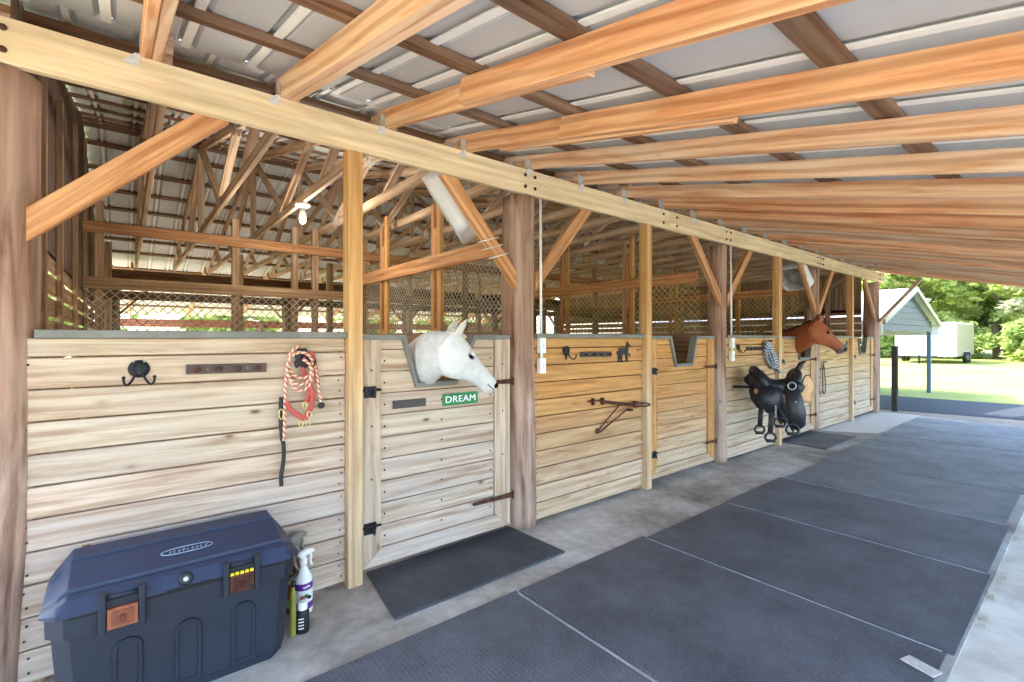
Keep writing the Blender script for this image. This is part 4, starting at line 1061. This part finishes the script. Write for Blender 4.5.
b = MB(); b.tube([(X0+.085, YB+.02, .572), (X0+.115, YB+.02, .572)], .010, 8); b.build('hinge', M['orange'], t)
b = MB(); b.tube(spline([(X1-.006, -.33, .30), (X1+.035, -.32, .31), (X1+.04, -.27, .31), (X1+.035, -.22, .31), (X1-.006, -.21, .30)], 5), .012, 8); b.build('side_handle', M['black'], t)

def spray_bottle(x, y, hgt, body, bandc, trig, label, rot=0.):
    t = thing('spray_bottle', label, 'bottle', (x, y, 0)); s = hgt/.33
    b = MB(); b.lathe([(.036*s, .0), (.044*s, .006*s), (.045*s, .02*s), (.045*s, .15*s), (.042*s, .18*s), (.027*s, .215*s), (.016*s, .235*s), (.015*s, .25*s)], (x, y, 0), (0, 0, 1), 20); b.build('body', body, t)
    b = MB(); b.lathe([(.0452*s, .128*s), (.0455*s, .132*s), (.0455*s, .154*s), (.0447*s, .162*s)], (x, y, 0), (0, 0, 1), 20); l = b.build('label_band', bandc, t)
    b = MB(); b.lathe([(.0452*s, .03*s), (.0455*s, .034*s), (.0455*s, .06*s), (.0452*s, .064*s)], (x, y, 0), (0, 0, 1), 20); b.build('label_band', bandc, t)
    if bandc == M['purple']:
        for k, (a, z, m_) in enumerate(((-1.9, .095, 'halter'), (-1.5, .10, 'green'), (-1.2, .09, 'iron'), (-1.7, .145, 'signwhite'), (-1.35, .148, 'signwhite'), (-1.6, .047, 'signwhite'))):
            b = MB(); p = V((x+.0455*s*math.cos(a), y+.0455*s*math.sin(a), z*s)); b.ball(p, (.011*s, .011*s, .009*s if z < .14 and z > .08 else .0035*s), 10, 6); b.build('label_mark', M[m_], l)
    b = MB(); dx, dy = math.cos(rot), math.sin(rot)
    def q(a, z): return (x+dx*a*s, y+dy*a*s, z*s)
    b.lathe([(.019*s, .245*s), (.02*s, .25*s), (.019*s, .272*s), (.013*s, .276*s)], (x, y, 0), (0, 0, 1), 16)
    b.tube([q(-.028, .292), q(-.02, .298), q(.02, .305), q(.05, .302), q(.062, .298)], [.012*s, .018*s, .018*s, .012*s, .009*s], 10)
    b.tube([q(0, .27), q(0, .295)], .013*s, 10); b.build('spray_head', trig, t)
    b = MB(); b.tube(spline([q(.035, .297), q(.045, .275), q(.04, .25), (x+dx*.05*s, y+dy*.05*s, .225*s)], 4), .006*s, 8); b.build('trigger', trig, t)
spray_bottle(.758, -.125, .350, M['white'], M['purple'], M['white'], 'white spray bottle with a purple label beside the blue chest', .3)
spray_bottle(.725, -.068, .43, M['amber'], plain('label_green', '#9aa05a', .5, 0, .1), M['cap'], 'amber spray bottle half hidden behind the white spray bottle', .5)
t = thing('aerosol_can', 'small black bottle with a white cap on the floor by the chest', 'bottle', (.693, -.315, 0))
b = MB(); b.lathe([(.030, 0), (.032, .004), (.032, .10), (.027, .112), (.022, .116)], (.705, -.305, 0), (0, 0, 1), 18); b.build('body', M['black'], t)
b = MB(); b.lathe([(.023, .114), (.0235, .118), (.0225, .15), (.015, .154)], (.705, -.305, 0), (0, 0, 1), 18); b.build('cap', M['white'], t)
b = MB()
for k in range(4): b.bar((.705-.033*.8, -.305-.033*.68, .03+.016*k), (.705-.033*.1, -.305-.033*1.02, .032+.016*k), .002, .006, t=(.8, .8, .8), ch=.0005)
b.build('label', M['signwhite'], t)
t = thing('olive_bottle', 'slim olive green bottle squeezed between the chest and the black bottle', 'bottle', (.655, -.30, 0))
b = MB(); b.lathe([(.014, 0), (.015, .004), (.015, .20), (.009, .23), (.008, .25)], (.656, -.315, 0), (0, 0, 1), 16); b.build('body', M['yellowgreen'], t)
b = MB(); b.lathe([(.011, .248), (.011, .275), (.007, .278)], (.656, -.315, 0), (0, 0, 1), 14); b.build('cap', M['black'], t)

p0 = atz(905, 658, .013); p1 = atz(938, 676, .013)
b = MB(); b.bar((p0.x, p0.y, .0165), (p1.x, p1.y, .0165), .07, .006, t=(1, 1, 1), ch=.002); tag(b.build('floor_strip', M['galv']), 'short grey metal strip lying on the near outer corner of the mats', 'strip')
# ------------------------------------------------------------------ horses
def horse(name, label, P, d, L, neck, body_x, coatf, mane=None, eye_cat=None, yb=.55):
    P = V(P); d = V(d).normalized(); u = V((0, 0, 1)); u = (u-d*u.dot(d)).normalized(); s = d.cross(u)
    k = L/.58
    T = [(-.05, .00, -.16, .050), (.02, .03, -.21, .068), (.12, .035, -.262, .084), (.24, .025, -.285, .096), (.34, .012, -.268, .094), (.44, .0, -.238, .082), (.56, -.010, -.202, .068),
         (.68, -.018, -.182, .060), (.79, -.024, -.170, .058), (.88, -.030, -.170, .060), (.94, -.040, -.168, .058), (.98, -.06, -.155, .047), (1.0, -.085, -.135, .027)]
    b = MB(); rings = []
    for a, ht, hb, w in T:
        c = (ht+hb)/2*k; hh = (ht-hb)/2*k; ring = []
        for q in range(20):
            an = 2*math.pi*q/20
            cs, sn = math.cos(an), math.sin(an)
            wd = w*k*(abs(sn)**.8)*(1 if sn > 0 else -1)
            if cs < 0: wd *= (1-.28*(-cs)) if a < .5 else (1-.15*(-cs))
            ring.append(P+d*(a*L)+u*(c+hh*cs)+s*wd)
        rings.append(ring)
    b.loft(rings)
    # neck and trunk as one spine
    pts = [(P+d*(.12*L)-u*.122*k, .142*k, .098*k)]+[(V(p), hd, hw) for p, hd, hw in neck]
    sp = spline([p for p, _, _ in pts], 5); rad = spline([(a, w, 0) for _, a, w in pts], 5); rings = []
    for i, p in enumerate(sp):
        tg = (sp[min(i+1, len(sp)-1)]-sp[max(0, i-1)]).normalized()
        # depth axis: carries the crest upward / outward, width axis horizontal
        wd = tg.cross(V((0, 0, 1)))
        wd = wd.normalized() if wd.length > .05 else s.copy(); dp = wd.cross(tg).normalized()
        rings.append([p+dp*rad[i].x*math.cos(q)+wd*rad[i].y*math.sin(q) for q in [j*math.pi/10 for j in range(20)]])
    b.loft(rings)
    bx = body_x
    tr = [(yb, 1.12, .20, .15), (yb+.12, 1.10, .30, .22), (yb+.4, 1.07, .33, .26), (yb+.8, 1.05, .34, .29), (yb+1.15, 1.08, .32, .28), (yb+1.45, 1.12, .30, .26), (yb+1.65, 1.12, .22, .19), (yb+1.72, 1.1, .08, .07)]
    b.loft([[V((bx+w*math.sin(q), y, z+h*math.cos(q))) for q in [j*math.pi/10 for j in range(20)]] for y, z, h, w in tr])
    for sx in (-1, 1):
        xx = bx+sx*.14
        b.tube(spline([(xx, yb+.22, 1.0), (xx, yb+.20, .72), (xx, yb+.18, .46), (xx, yb+.19, .24), (xx, yb+.17, .10), (xx, yb+.13, .01)], 4), [.12, .11, .10, .09, .075, .07, .062, .058, .056, .05, .042, .038, .036, .04, .043, .04, .038, .042, .05, .058, .06], 12)
        b.tube(spline([(xx, yb+1.45, 1.0), (xx, yb+1.38, .78), (xx, yb+1.58, .50), (xx, yb+1.53, .26), (xx, yb+1.50, .10), (xx, yb+1.45, .01)], 4), [.18, .17, .16, .14, .125, .11, .09, .08, .068, .058, .05, .044, .04, .042, .044, .042, .04, .044, .05, .058, .06], 12)
    # ears
    for sg in (-1, 1):
        eb = P+d*(.05*L)-u*.002+s*(.050*sg*k); ed = (u*.97-d*.05+s*.10*sg).normalized()
        sd = s*sg
        fr = (d*.35+s*.95*sg).normalized()
        er = []
        for f, w in ((0, .034), (.2, .042), (.45, .041), (.7, .029), (.9, .014), (1, .004)):
            c = eb+ed*(.15*k*f)
            er.append([c+(ed.cross(fr))*(w*math.cos(q)*k)+fr*(w*.5*math.sin(q)*k if math.sin(q) < 0 else w*.12*math.sin(q)*k) for q in [j*math.pi/6 for j in range(12)]])
        b.loft(er)
        # brow and cheek bone
        b.ball(P+d*(.335*L)-u*.055*k+s*(.074*sg*k), (.034*k,)*3, 12, 8)
        # nostril rim
        b.ball(P+d*(.925*L)-u*.085*k+s*(.044*sg*k), (.024*k,)*3, 12, 8)
    b.ball(P+d*(.90*L)-u*.150*k, (.034*k,)*3, 12, 8)
    tmp = b.build('tmp', M['coat'], origin=(0, 0, 0), fix=True)
    m = tmp.modifiers.new('r', 'REMESH'); m.mode = 'VOXEL'; m.voxel_size = .0085*k; m.use_smooth_shade = True
    m2 = tmp.modifiers.new('s', 'SMOOTH'); m2.factor = .5; m2.iterations = 12
    dg = bpy.context.evaluated_depsgraph_get(); me = bpy.data.meshes.new_from_object(tmp.evaluated_get(dg))
    bpy.data.objects.remove(tmp)
    base = V((bx, yb+.8, 0))
    col = []
    for v in me.vertices:
        r = v.co-P; col.extend((*coatf(r.dot(d)/L, r.dot(u)/k, abs(r.dot(s))/k, v.co), 1.))
    ca = me.color_attributes.new('coat', 'FLOAT_COLOR', 'POINT'); ca.data.foreach_set('color', col)
    for v in me.vertices: v.co = v.co-base
    me.materials.clear(); me.materials.append(M['coat'])
    for p in me.polygons: p.use_smooth = True
    o = bpy.data.objects.new(name, me); COL.objects.link(o); o.location = base; tag(o, label, 'horse')
    for sg in (-1, 1):
        e = MB(); c = P+d*(.335*L)-u*.068*k+s*(.0875*sg*k)
        e.ball(c+s*(.002*sg*k), (.022*k, .017*k, .015*k), 14, 10, rot=Matrix((d, u, s)).transposed()); e.build('eye', M['eye'], o)
        e = MB()
        lid = [c+d*(.027*k*math.cos(q))+u*(.018*k*math.sin(q))+s*sg*(.008*k) for q in [j*math.pi/8 for j in range(16)]]
        e.tube(lid, .0038*k, 6, closed=True); e.build('eyelid', mane[2], o)
        e = MB(); rot = Matrix((d, u, s)).transposed()
        e.ball(P+d*(.94*L)-u*.088*k+s*(.060*sg*k), (.019*k, .022*k, .009*k), 10, 8, rot=rot); e.build('nostril', M['eye'], o)
    # mouth line
    e = MB(); pts = []
    for sg in (-1, 1):
        e.tube(spline([P+d*(.99*L)-u*.118*k+s*(.024*sg*k), P+d*(.95*L)-u*.122*k+s*(.050*sg*k), P+d*(.88*L)-u*.126*k+s*(.0555*sg*k), P+d*(.82*L)-u*.124*k+s*(.0515*sg*k)], 5), .0035*k, 6)
    e.build('mouth', mane[2], o)
    # mane along the crest, forelock
    e = MB(); crest = []
    for i, p in enumerate(sp[:16]):
        crest.append(p)
    for i in range(len(sp)-1):
        if i > 17 or mane[3] < .05: break
        for q in range(7):
            f = q/7; p = sp[i].lerp(sp[i+1], f); hd = lerp(rad[i].x, rad[i+1].x, f)
            tg = (sp[i+1]-sp[i]).normalized(); wd = tg.cross(V((0, 0, 1)))
            wd = wd.normalized() if wd.length > .05 else s.copy(); dp = wd.cross(tg).normalized()
            side = mane[1]
            a0 = p+dp*(hd-.004)+wd*R.uniform(-.01, .01)
            ln = mane[3]*R.uniform(.7, 1.1)
            e.tube([a0, a0+dp*.022+wd*side*.01, a0+dp*.012+wd*side*(.045*ln/.1), a0-dp*(ln*.7)+wd*side*(.06)], [.010, .010, .008, .002], 5, t=(lambda z: (z, z, z))(R.uniform(.8, 1.15)))
    for q in range(10):
        a0 = P+d*R.uniform(-.01, .03)+u*.02*k+s*R.uniform(-.025, .025); sdv = R.uniform(-.03, .03)
        e.tube([a0, a0+u*.016+d*.03, a0+d*.09+u*.012+s*sdv, a0+d*(mane[4]*R.uniform(.7, 1))+u*.004+s*sdv*1.5], [.009, .009, .007, .002], 5)
    e.build('mane', mane[0], o)
    return o
def whitef(a, h, s, co):
    c = V((.70, .685, .66))
    n = noise.noise(co*6)
    if -.05 < a < .35 and h > -.03: c = c.lerp(V((.66, .56, .44)), max(0, min(1, .55+n*.5))*min(1, (h+.03)/.04))
    if a > .86: c = c.lerp(V((.50, .46, .45)), min(1, (a-.86)/.10)*.75)
    if a < -.1: c = c*(.95+.06*n)
    if co.z < .12: c = V((.12, .1, .09))
    return c
def bayf(a, h, s, co):
    n = noise.noise(co*5)
    c = V((.36, .10, .036))*(1+.18*n)
    if a > .78: c = c.lerp(V((.14, .11, .11)), min(1, (a-.78)/.14))
    if .12 < a < .80 and s < .016+.006*n and h > -.05: c = V((.75, .70, .66))
    if -.02 < a < .2 and h > .05: c = c*.6
    if co.z < .55: c = c.lerp(V((.04, .03, .03)), min(1, (.55-co.z)/.2))
    return c
maneW = plain('white_mane', '#e4dccb', .8, 0, .1, 30); maneB = plain('dark_mane', '#2a1a14', .7, 0, .2, 30); lidW = plain('grey_skin', '#4a4442', .6, 0, .1); lidB = plain('dark_skin', '#24150f', .6, 0, .1)
Pw = at(451, 332, -.25)
horse('horse', 'white horse looking out over the DREAM stall door', Pw, (.43, .03, -.335), .52, [((1.585, -.08, 1.385), .165, .10), ((1.64, .22, 1.29), .20, .125), ((1.70, .50, 1.17), .24, .15), ((1.71, .85, 1.10), .27, .2)], 1.71, whitef, (maneW, 1, lidW, .03, .07))
Pb = at(816, 320, -.28)
horse('horse', 'chestnut brown horse with a thin white blaze looking out of the third stall', Pb, (.34, -.26, -.34), .60, [((7.80, -.10, 1.51), .175, .10), ((7.90, .16, 1.40), .21, .13), ((8.0, .50, 1.24), .27, .17), ((8.02, .90, 1.10), .28, .2)], 8.02, bayf, (maneB, 1, lidB, .09, .12))

# ------------------------------------------------------------------ outdoors
b = MB(); b.box((12.25, -.24, 0), (12.35, -.14, 1.335), t=(1, 1, 1), ch=.01); tag(b.build('bollard', plain('dark_post_paint', '#3c3a38', .6, .1, .15)), 'dark square post standing just beyond the last log post', 'post')
# carport
cy, xa, xc, xb = .12, 12.5, 14.95, 17.45
ze, zr = 1.95, 2.72
t = thing('carport', 'grey metal carport with a peaked roof beyond the barn', 'carport', (15, 3, 0))
def hroof(x): return zr-(abs(x-xc)/(xb-xc))**1.0*(zr-ze)
b = MB()
zlow = 1.67
xs = [xa+(xb-xa)*k/16 for k in range(17)]
for r in range(7):
    z0 = zlow+r*.15; z1 = z0+.14
    seg = [x for x in xs if hroof(x) > z0]
    if len(seg) < 2: continue
    x0, x1 = seg[0], seg[-1]
    pts = [(x0, z0), (x1, z0)]
    if hroof(x1) >= z1: pts.append((x1, z1))
    pts += [(x, min(z1, hroof(x))) for x in reversed(seg) if hroof(x) < z1 or x in (x0, x1)] if False else [(x, min(z1, hroof(x))) for x in reversed(seg)]
    b.prism(pts, (0, cy, 0), (1, 0, 0), (0, 0, 1), (0, .03, 0), t=(1, 1, 1))
b.build('gable_panel', M['carport'], t, fix=True)
for sg, nm in ((-1, 'roof_panel'), (1, 'roof_panel')):
    b = MB(); x1 = xc+sg*(xb-xc+.25)
    z1 = zr-(zr-ze)*(xb-xc+.25)/(xb-xc)
    b.prism([(xc, zr), (x1, z1), (x1, z1-.30), (x1-sg*.03, z1-.30), (x1-sg*.03, z1-.03), (xc, zr-.03)], (0, cy-.12, 0), (1, 0, 0), (0, 0, 1), (0, 6.4, 0), t=(1, 1, 1))
    b.build(nm, M['whitemetal'], t, fix=True)
    b = MB(); b.bar((xc, cy-.15, zr-.03), (x1, cy-.15, z1-.03), .06, .11, t=(1, 1, 1)); b.build('rake_trim', M['beige'], t)
for x, y in ((xb-.05, cy+.05), (xa+.05, cy+.05), (xb-.05, cy+6), (xa+.05, cy+6)):
    b = MB(); b.box((x-.045, y-.045, -.02), (x+.045, y+.045, ze-.1), t=(1, 1, 1)); b.build('post', plain('post_blue_grey', '#5d7382', .5, .2, .1) if (x, y) == (xb-.05, cy+.05) else M['carport'], t)
for x in (xa, xb):
    b = MB(); b.box((x-.03, cy+.05, ze-.12), (x+.03, cy+6, ze-.04), t=(.8, .8, .8)); b.build('eave_rail', M['carport'], t)
# trailer
t = thing('trailer', 'white enclosed cargo trailer parked on the lawn', 'trailer', (40, 3.8, 0))
def bx(a, c, name, mat, par, ch=.03, tt=(1, 1, 1)):
    b = MB(); b.box(a, c, t=tt, ch=ch); return b.build(name, mat, par)
bx((37.2, 2.45, .42), (43.2, 5.25, 2.42), 'body', M['whitemetal'], t, .04)
bx((37.5, 2.42, .46), (43.1, 2.45, 2.36), 'shade_skin', M['tan'], t, .01)  # darker skin puts the shaded flank of the trailer into its colour
bx((37.16, 3.0, .50), (37.2, 4.7, 2.30), 'rear_door', M['whitemetal'], t, .01)
bx((37.13, 2.6, .46), (37.18, 2.66, 2.36), 'corner_post', M['galv'], t, .01); bx((37.13, 5.08, .46), (37.18, 5.14, 2.36), 'corner_post', M['galv'], t, .01)
for wy in (2.36, 5.3):
    for wx in (39.6, 40.5):
        b = MB(); b.lathe([(.14, -.1), (.30, -.1), (.33, -.05), (.33, .05), (.30, .1), (.14, .1)], (wx, wy, .31), (0, 1, 0), 20); w_ = b.build('wheel', M['black'], t)
        b = MB(); b.lathe([(.15, -.105), (.12, -.11), (.04, -.12), (.03, .0), (.15, .105)], (wx, wy, .31), (0, 1, 0), 16); b.build('rim', M['steel'], w_)
    b = MB(); b.box((39.2, min(wy, wy), .66), (40.9, wy+.06, .72), t=(1, 1, 1)); b.build('fender', M['galv'], t)
b = MB(); b.bar((36.0, 3.85, .4), (37.2, 3.3, .4), .08, .08); b.bar((36.0, 3.85, .4), (37.2, 4.4, .4), .08, .08); b.box((35.9, 3.8, 0), (35.98, 3.9, .5)); b.build('tow_frame', M['iron'], t)
# second vehicle hub beyond the post: small utility trailer
t = thing('utility_trailer', 'small white trailer glimpsed beside the far log post', 'trailer', (33, 7.2, 0))
bx((32, 5.9, .5), (34.4, 8.5, 1.9), 'body', M['tan'], t, .04)
for wy in (5.85, 8.55):
    b = MB(); b.lathe([(.14, -.1), (.30, -.1), (.33, -.05), (.33, .05), (.30, .1), (.14, .1)], (33.2, wy, .32), (0, 1, 0), 18); w_ = b.build('wheel', M['black'], t)
    b = MB(); b.lathe([(.15, -.105), (.05, -.12), (.15, .105)], (33.2, wy, .32), (0, 1, 0), 14); b.build('rim', M['steel'], w_)

def crown_mesh(seed, mat, hgt, wid, n, leaf, low):
    rr = random.Random(seed); b = MB()
    cl = []
    for k in range(46):
        a = rr.uniform(0, 6.28); z = rr.uniform(low, hgt); f = (z-low)/(hgt-low)
        rmax = wid*(.55+.45*math.sin(min(1, f*1.25)*math.pi)) if f < .8 else wid*(1.1-f)*2.2
        q = rmax*math.sqrt(rr.random()); cl.append((V((q*math.cos(a), q*math.sin(a), z)), rr.uniform(.55, 1.2)*wid*.3, rr.uniform(.0, 1)))
    for k in range(n):
        c, r, tn = rr.choice(cl)
        v = V((rr.gauss(0, 1), rr.gauss(0, 1), rr.gauss(0, 1))).normalized()*r*(rr.random()**.4)
        p = c+v*V((1, 1, .75)) if False else c+V((v.x, v.y, v.z*.75))
        s1 = V((rr.uniform(-1, 1), rr.uniform(-1, 1), rr.uniform(-.6, .6))).normalized(); s2 = s1.cross(V((rr.uniform(-1, 1), rr.uniform(-1, 1), rr.uniform(-1, 1)))).normalized()
        l = leaf*rr.uniform(.6, 1.3); i = len(b.v)
        b.v += [p-s1*l, p+s2*l*.45, p+s1*l, p-s2*l*.45]
        g = max(0, min(1, tn*.6+rr.uniform(0, .45)))
        b.face((i, i+1, i+2, i+3), None, (g, g, g))
    return b
crowns = []
for k, (m_, h, w_) in enumerate((('leafA', 11, 3.6), ('leafB', 13, 4.0), ('leafC', 9.5, 3.2))):
    crowns.append(crown_mesh(k+3, M[m_], h, w_, 9000, .30, 1.6))
def tree_at(x, y, kind, sc, label, rz, trunk=True, group='trees beyond the lawn'):
    t = thing('tree', label, 'tree', (x, y, 0), group); t.rotation_euler.z = rz; t.scale = (sc,)*3
    if kind not in PROTO:
        o = crowns[kind].build('crown', M[('leafA', 'leafB', 'leafC')[kind]], origin=(0, 0, 0))
        h = (11, 13, 9.5)[kind]; b = MB()
        b.tube(spline([(0, 0, -.1), (.12, .05, 1.6), (-.1, .1, 3.4), (.1, -.05, 5.5), (0, 0, h*.8)], 5), [.26-.0105*i for i in range(21)], 10)
        rr = random.Random(kind)
        for q in range(9):
            a = rr.uniform(0, 6.28); z = rr.uniform(1.6, h*.6); l = rr.uniform(1.2, 2.6)
            b.tube(spline([(0, 0, z), (l*.5*math.cos(a), l*.5*math.sin(a), z+.5), (l*math.cos(a), l*math.sin(a), z+1.4)], 4), [.09, .085, .08, .07, .06, .05, .04, .03, .02], 7)
        tr = b.build('trunk', M['bark'], origin=(0, 0, 0)); PROTO[kind] = (o, tr)
        c1, c2 = o, tr
    else:
        c1, c2 = PROTO[kind][0].copy(), PROTO[kind][1].copy(); COL.objects.link(c1); COL.objects.link(c2)
    c1.parent = t; c2.parent = t
PROTO = {}
trees = [(47, -1.6, 2, .9), (52, 2.2, 0, 1.0), (50, 6.5, 0, .95), (46, 10.5, 0, 1.0), (55, -4.6, 1, 1.05), (58, 4.6, 1, 1.1), (56, 10.0, 1, 1.1), (49, 15, 0, 1.0), (60, -.5, 0, 1.15), (62, 16, 1, 1.2), (64, 8, 0, 1.25), (44, 20, 0, 1.0), (48, -8, 0, 1.0), (66, 2, 1, 1.3)]
for k, (x, y, kd, sc) in enumerate(trees):
    nm = {0: 'grey-green tree with a visible trunk beyond the lawn at the right edge'}.get(k, 'bright green tree beyond the lawn, %s counted outward from the carport' % ORD[k])
    tree_at(x, y, kd, sc, nm, R.uniform(0, 6.28))
# understory: low bushes along the tree line
bush = crown_mesh(21, M['leafB'], 2.6, 1.9, 3500, .22, .15)
pb = None
for k, (x, y) in enumerate(((46, -4), (45, -.2), (48, 3.8), (47, 7.5), (43, 12), (42, 15), (50, 0.8), (53, 6))):
    if pb is None: o = pb = bush.build('bush', M['leafB'], origin=(0, 0, 0))
    else: o = pb.copy(); COL.objects.link(o)
    o.location = (x, y, 0); o.rotation_euler.z = k; tag(o, 'leafy bush at the foot of the trees, %s of the row along the lawn edge' % ORD[k], 'bush', 'bushes along the lawn edge')
# trees behind the barn, seen through its open rear
for k, (x, y, kd, sc) in enumerate(((-2, 30, 0, .9), (6, 33, 1, .9), (13, 29, 0, .85), (21, 31, 1, 1.0), (29, 34, 0, 1.1))):
    tree_at(x, y, kd, sc, 'tree standing behind the barn, %s from the left' % ORD[k], k*1.3, group='trees behind the barn')
# tufts of weeds along the mat edge
b = MB()
for x in (3.6, 4.0, 4.3, 4.6, 5.2, 5.5):
    for q in range(26):
        p = V((x+R.uniform(-.12, .12), -2.475+R.uniform(-.035, .01), -.012)); a = R.uniform(0, 6.28); l = R.uniform(.02, .05)
        b.face((len(b.v), len(b.v)+1, len(b.v)+2), None, (R.random()*.6,)*3); b.v += [p+V((.004, 0, 0)), p-V((.004, 0, 0)), p+V((math.cos(a)*l*.6, math.sin(a)*l*.4, l))]
tag(b.build('weeds', M['leafC']), 'sparse weeds along the outer edge of the mats', 'weeds', kind='stuff')
# ------------------------------------------------------------------ camera, light
cam = bpy.data.cameras.new('camera'); co = bpy.data.objects.new('camera', cam); COL.objects.link(co)
cam.sensor_width = 36; cam.lens = 478/1024*36; cam.shift_y = -3/1024; cam.clip_start = .05; cam.clip_end = 400
th = math.atan((1103-512)/478)
co.location = (0, -2.88, 1.5); co.rotation_euler = (math.pi/2, 0, -(math.pi/2-th))
SC.camera = co
w = bpy.data.worlds.new('sky'); SC.world = w; w.use_nodes = True
nt = w.node_tree; bg = nt.nodes['Background']
sk = nt.nodes.new('ShaderNodeTexSky'); sk.sky_type = 'NISHITA'; sk.sun_disc = False
SUN = V((-.35, .62, .95)).normalized()
sk.sun_elevation = math.asin(SUN.z); sk.sun_rotation = math.atan2(SUN.x, SUN.y); sk.air_density = 1.0; sk.dust_density = 2.0
nt.links.new(sk.outputs[0], bg.inputs[0]); bg.inputs[1].default_value = .42
sl = bpy.data.lights.new('sun', 'SUN'); so = bpy.data.objects.new('sun', sl); COL.objects.link(so)
sl.energy = 3.6; sl.angle = .012; sl.color = (1, .95, .86)
so.rotation_euler = SUN.to_track_quat('Z', 'Y').to_euler()
SC.view_settings.view_transform = 'Standard'; SC.view_settings.look = 'None'; SC.view_settings.exposure = 1.55; SC.view_settings.gamma = 1
SC.view_settings.use_curve_mapping = False
try:
    SC.cycles.max_bounces = 10; SC.cycles.diffuse_bounces = 7; SC.cycles.use_denoising = True
    SC.cycles.sample_clamp_indirect = 6
except Exception: pass
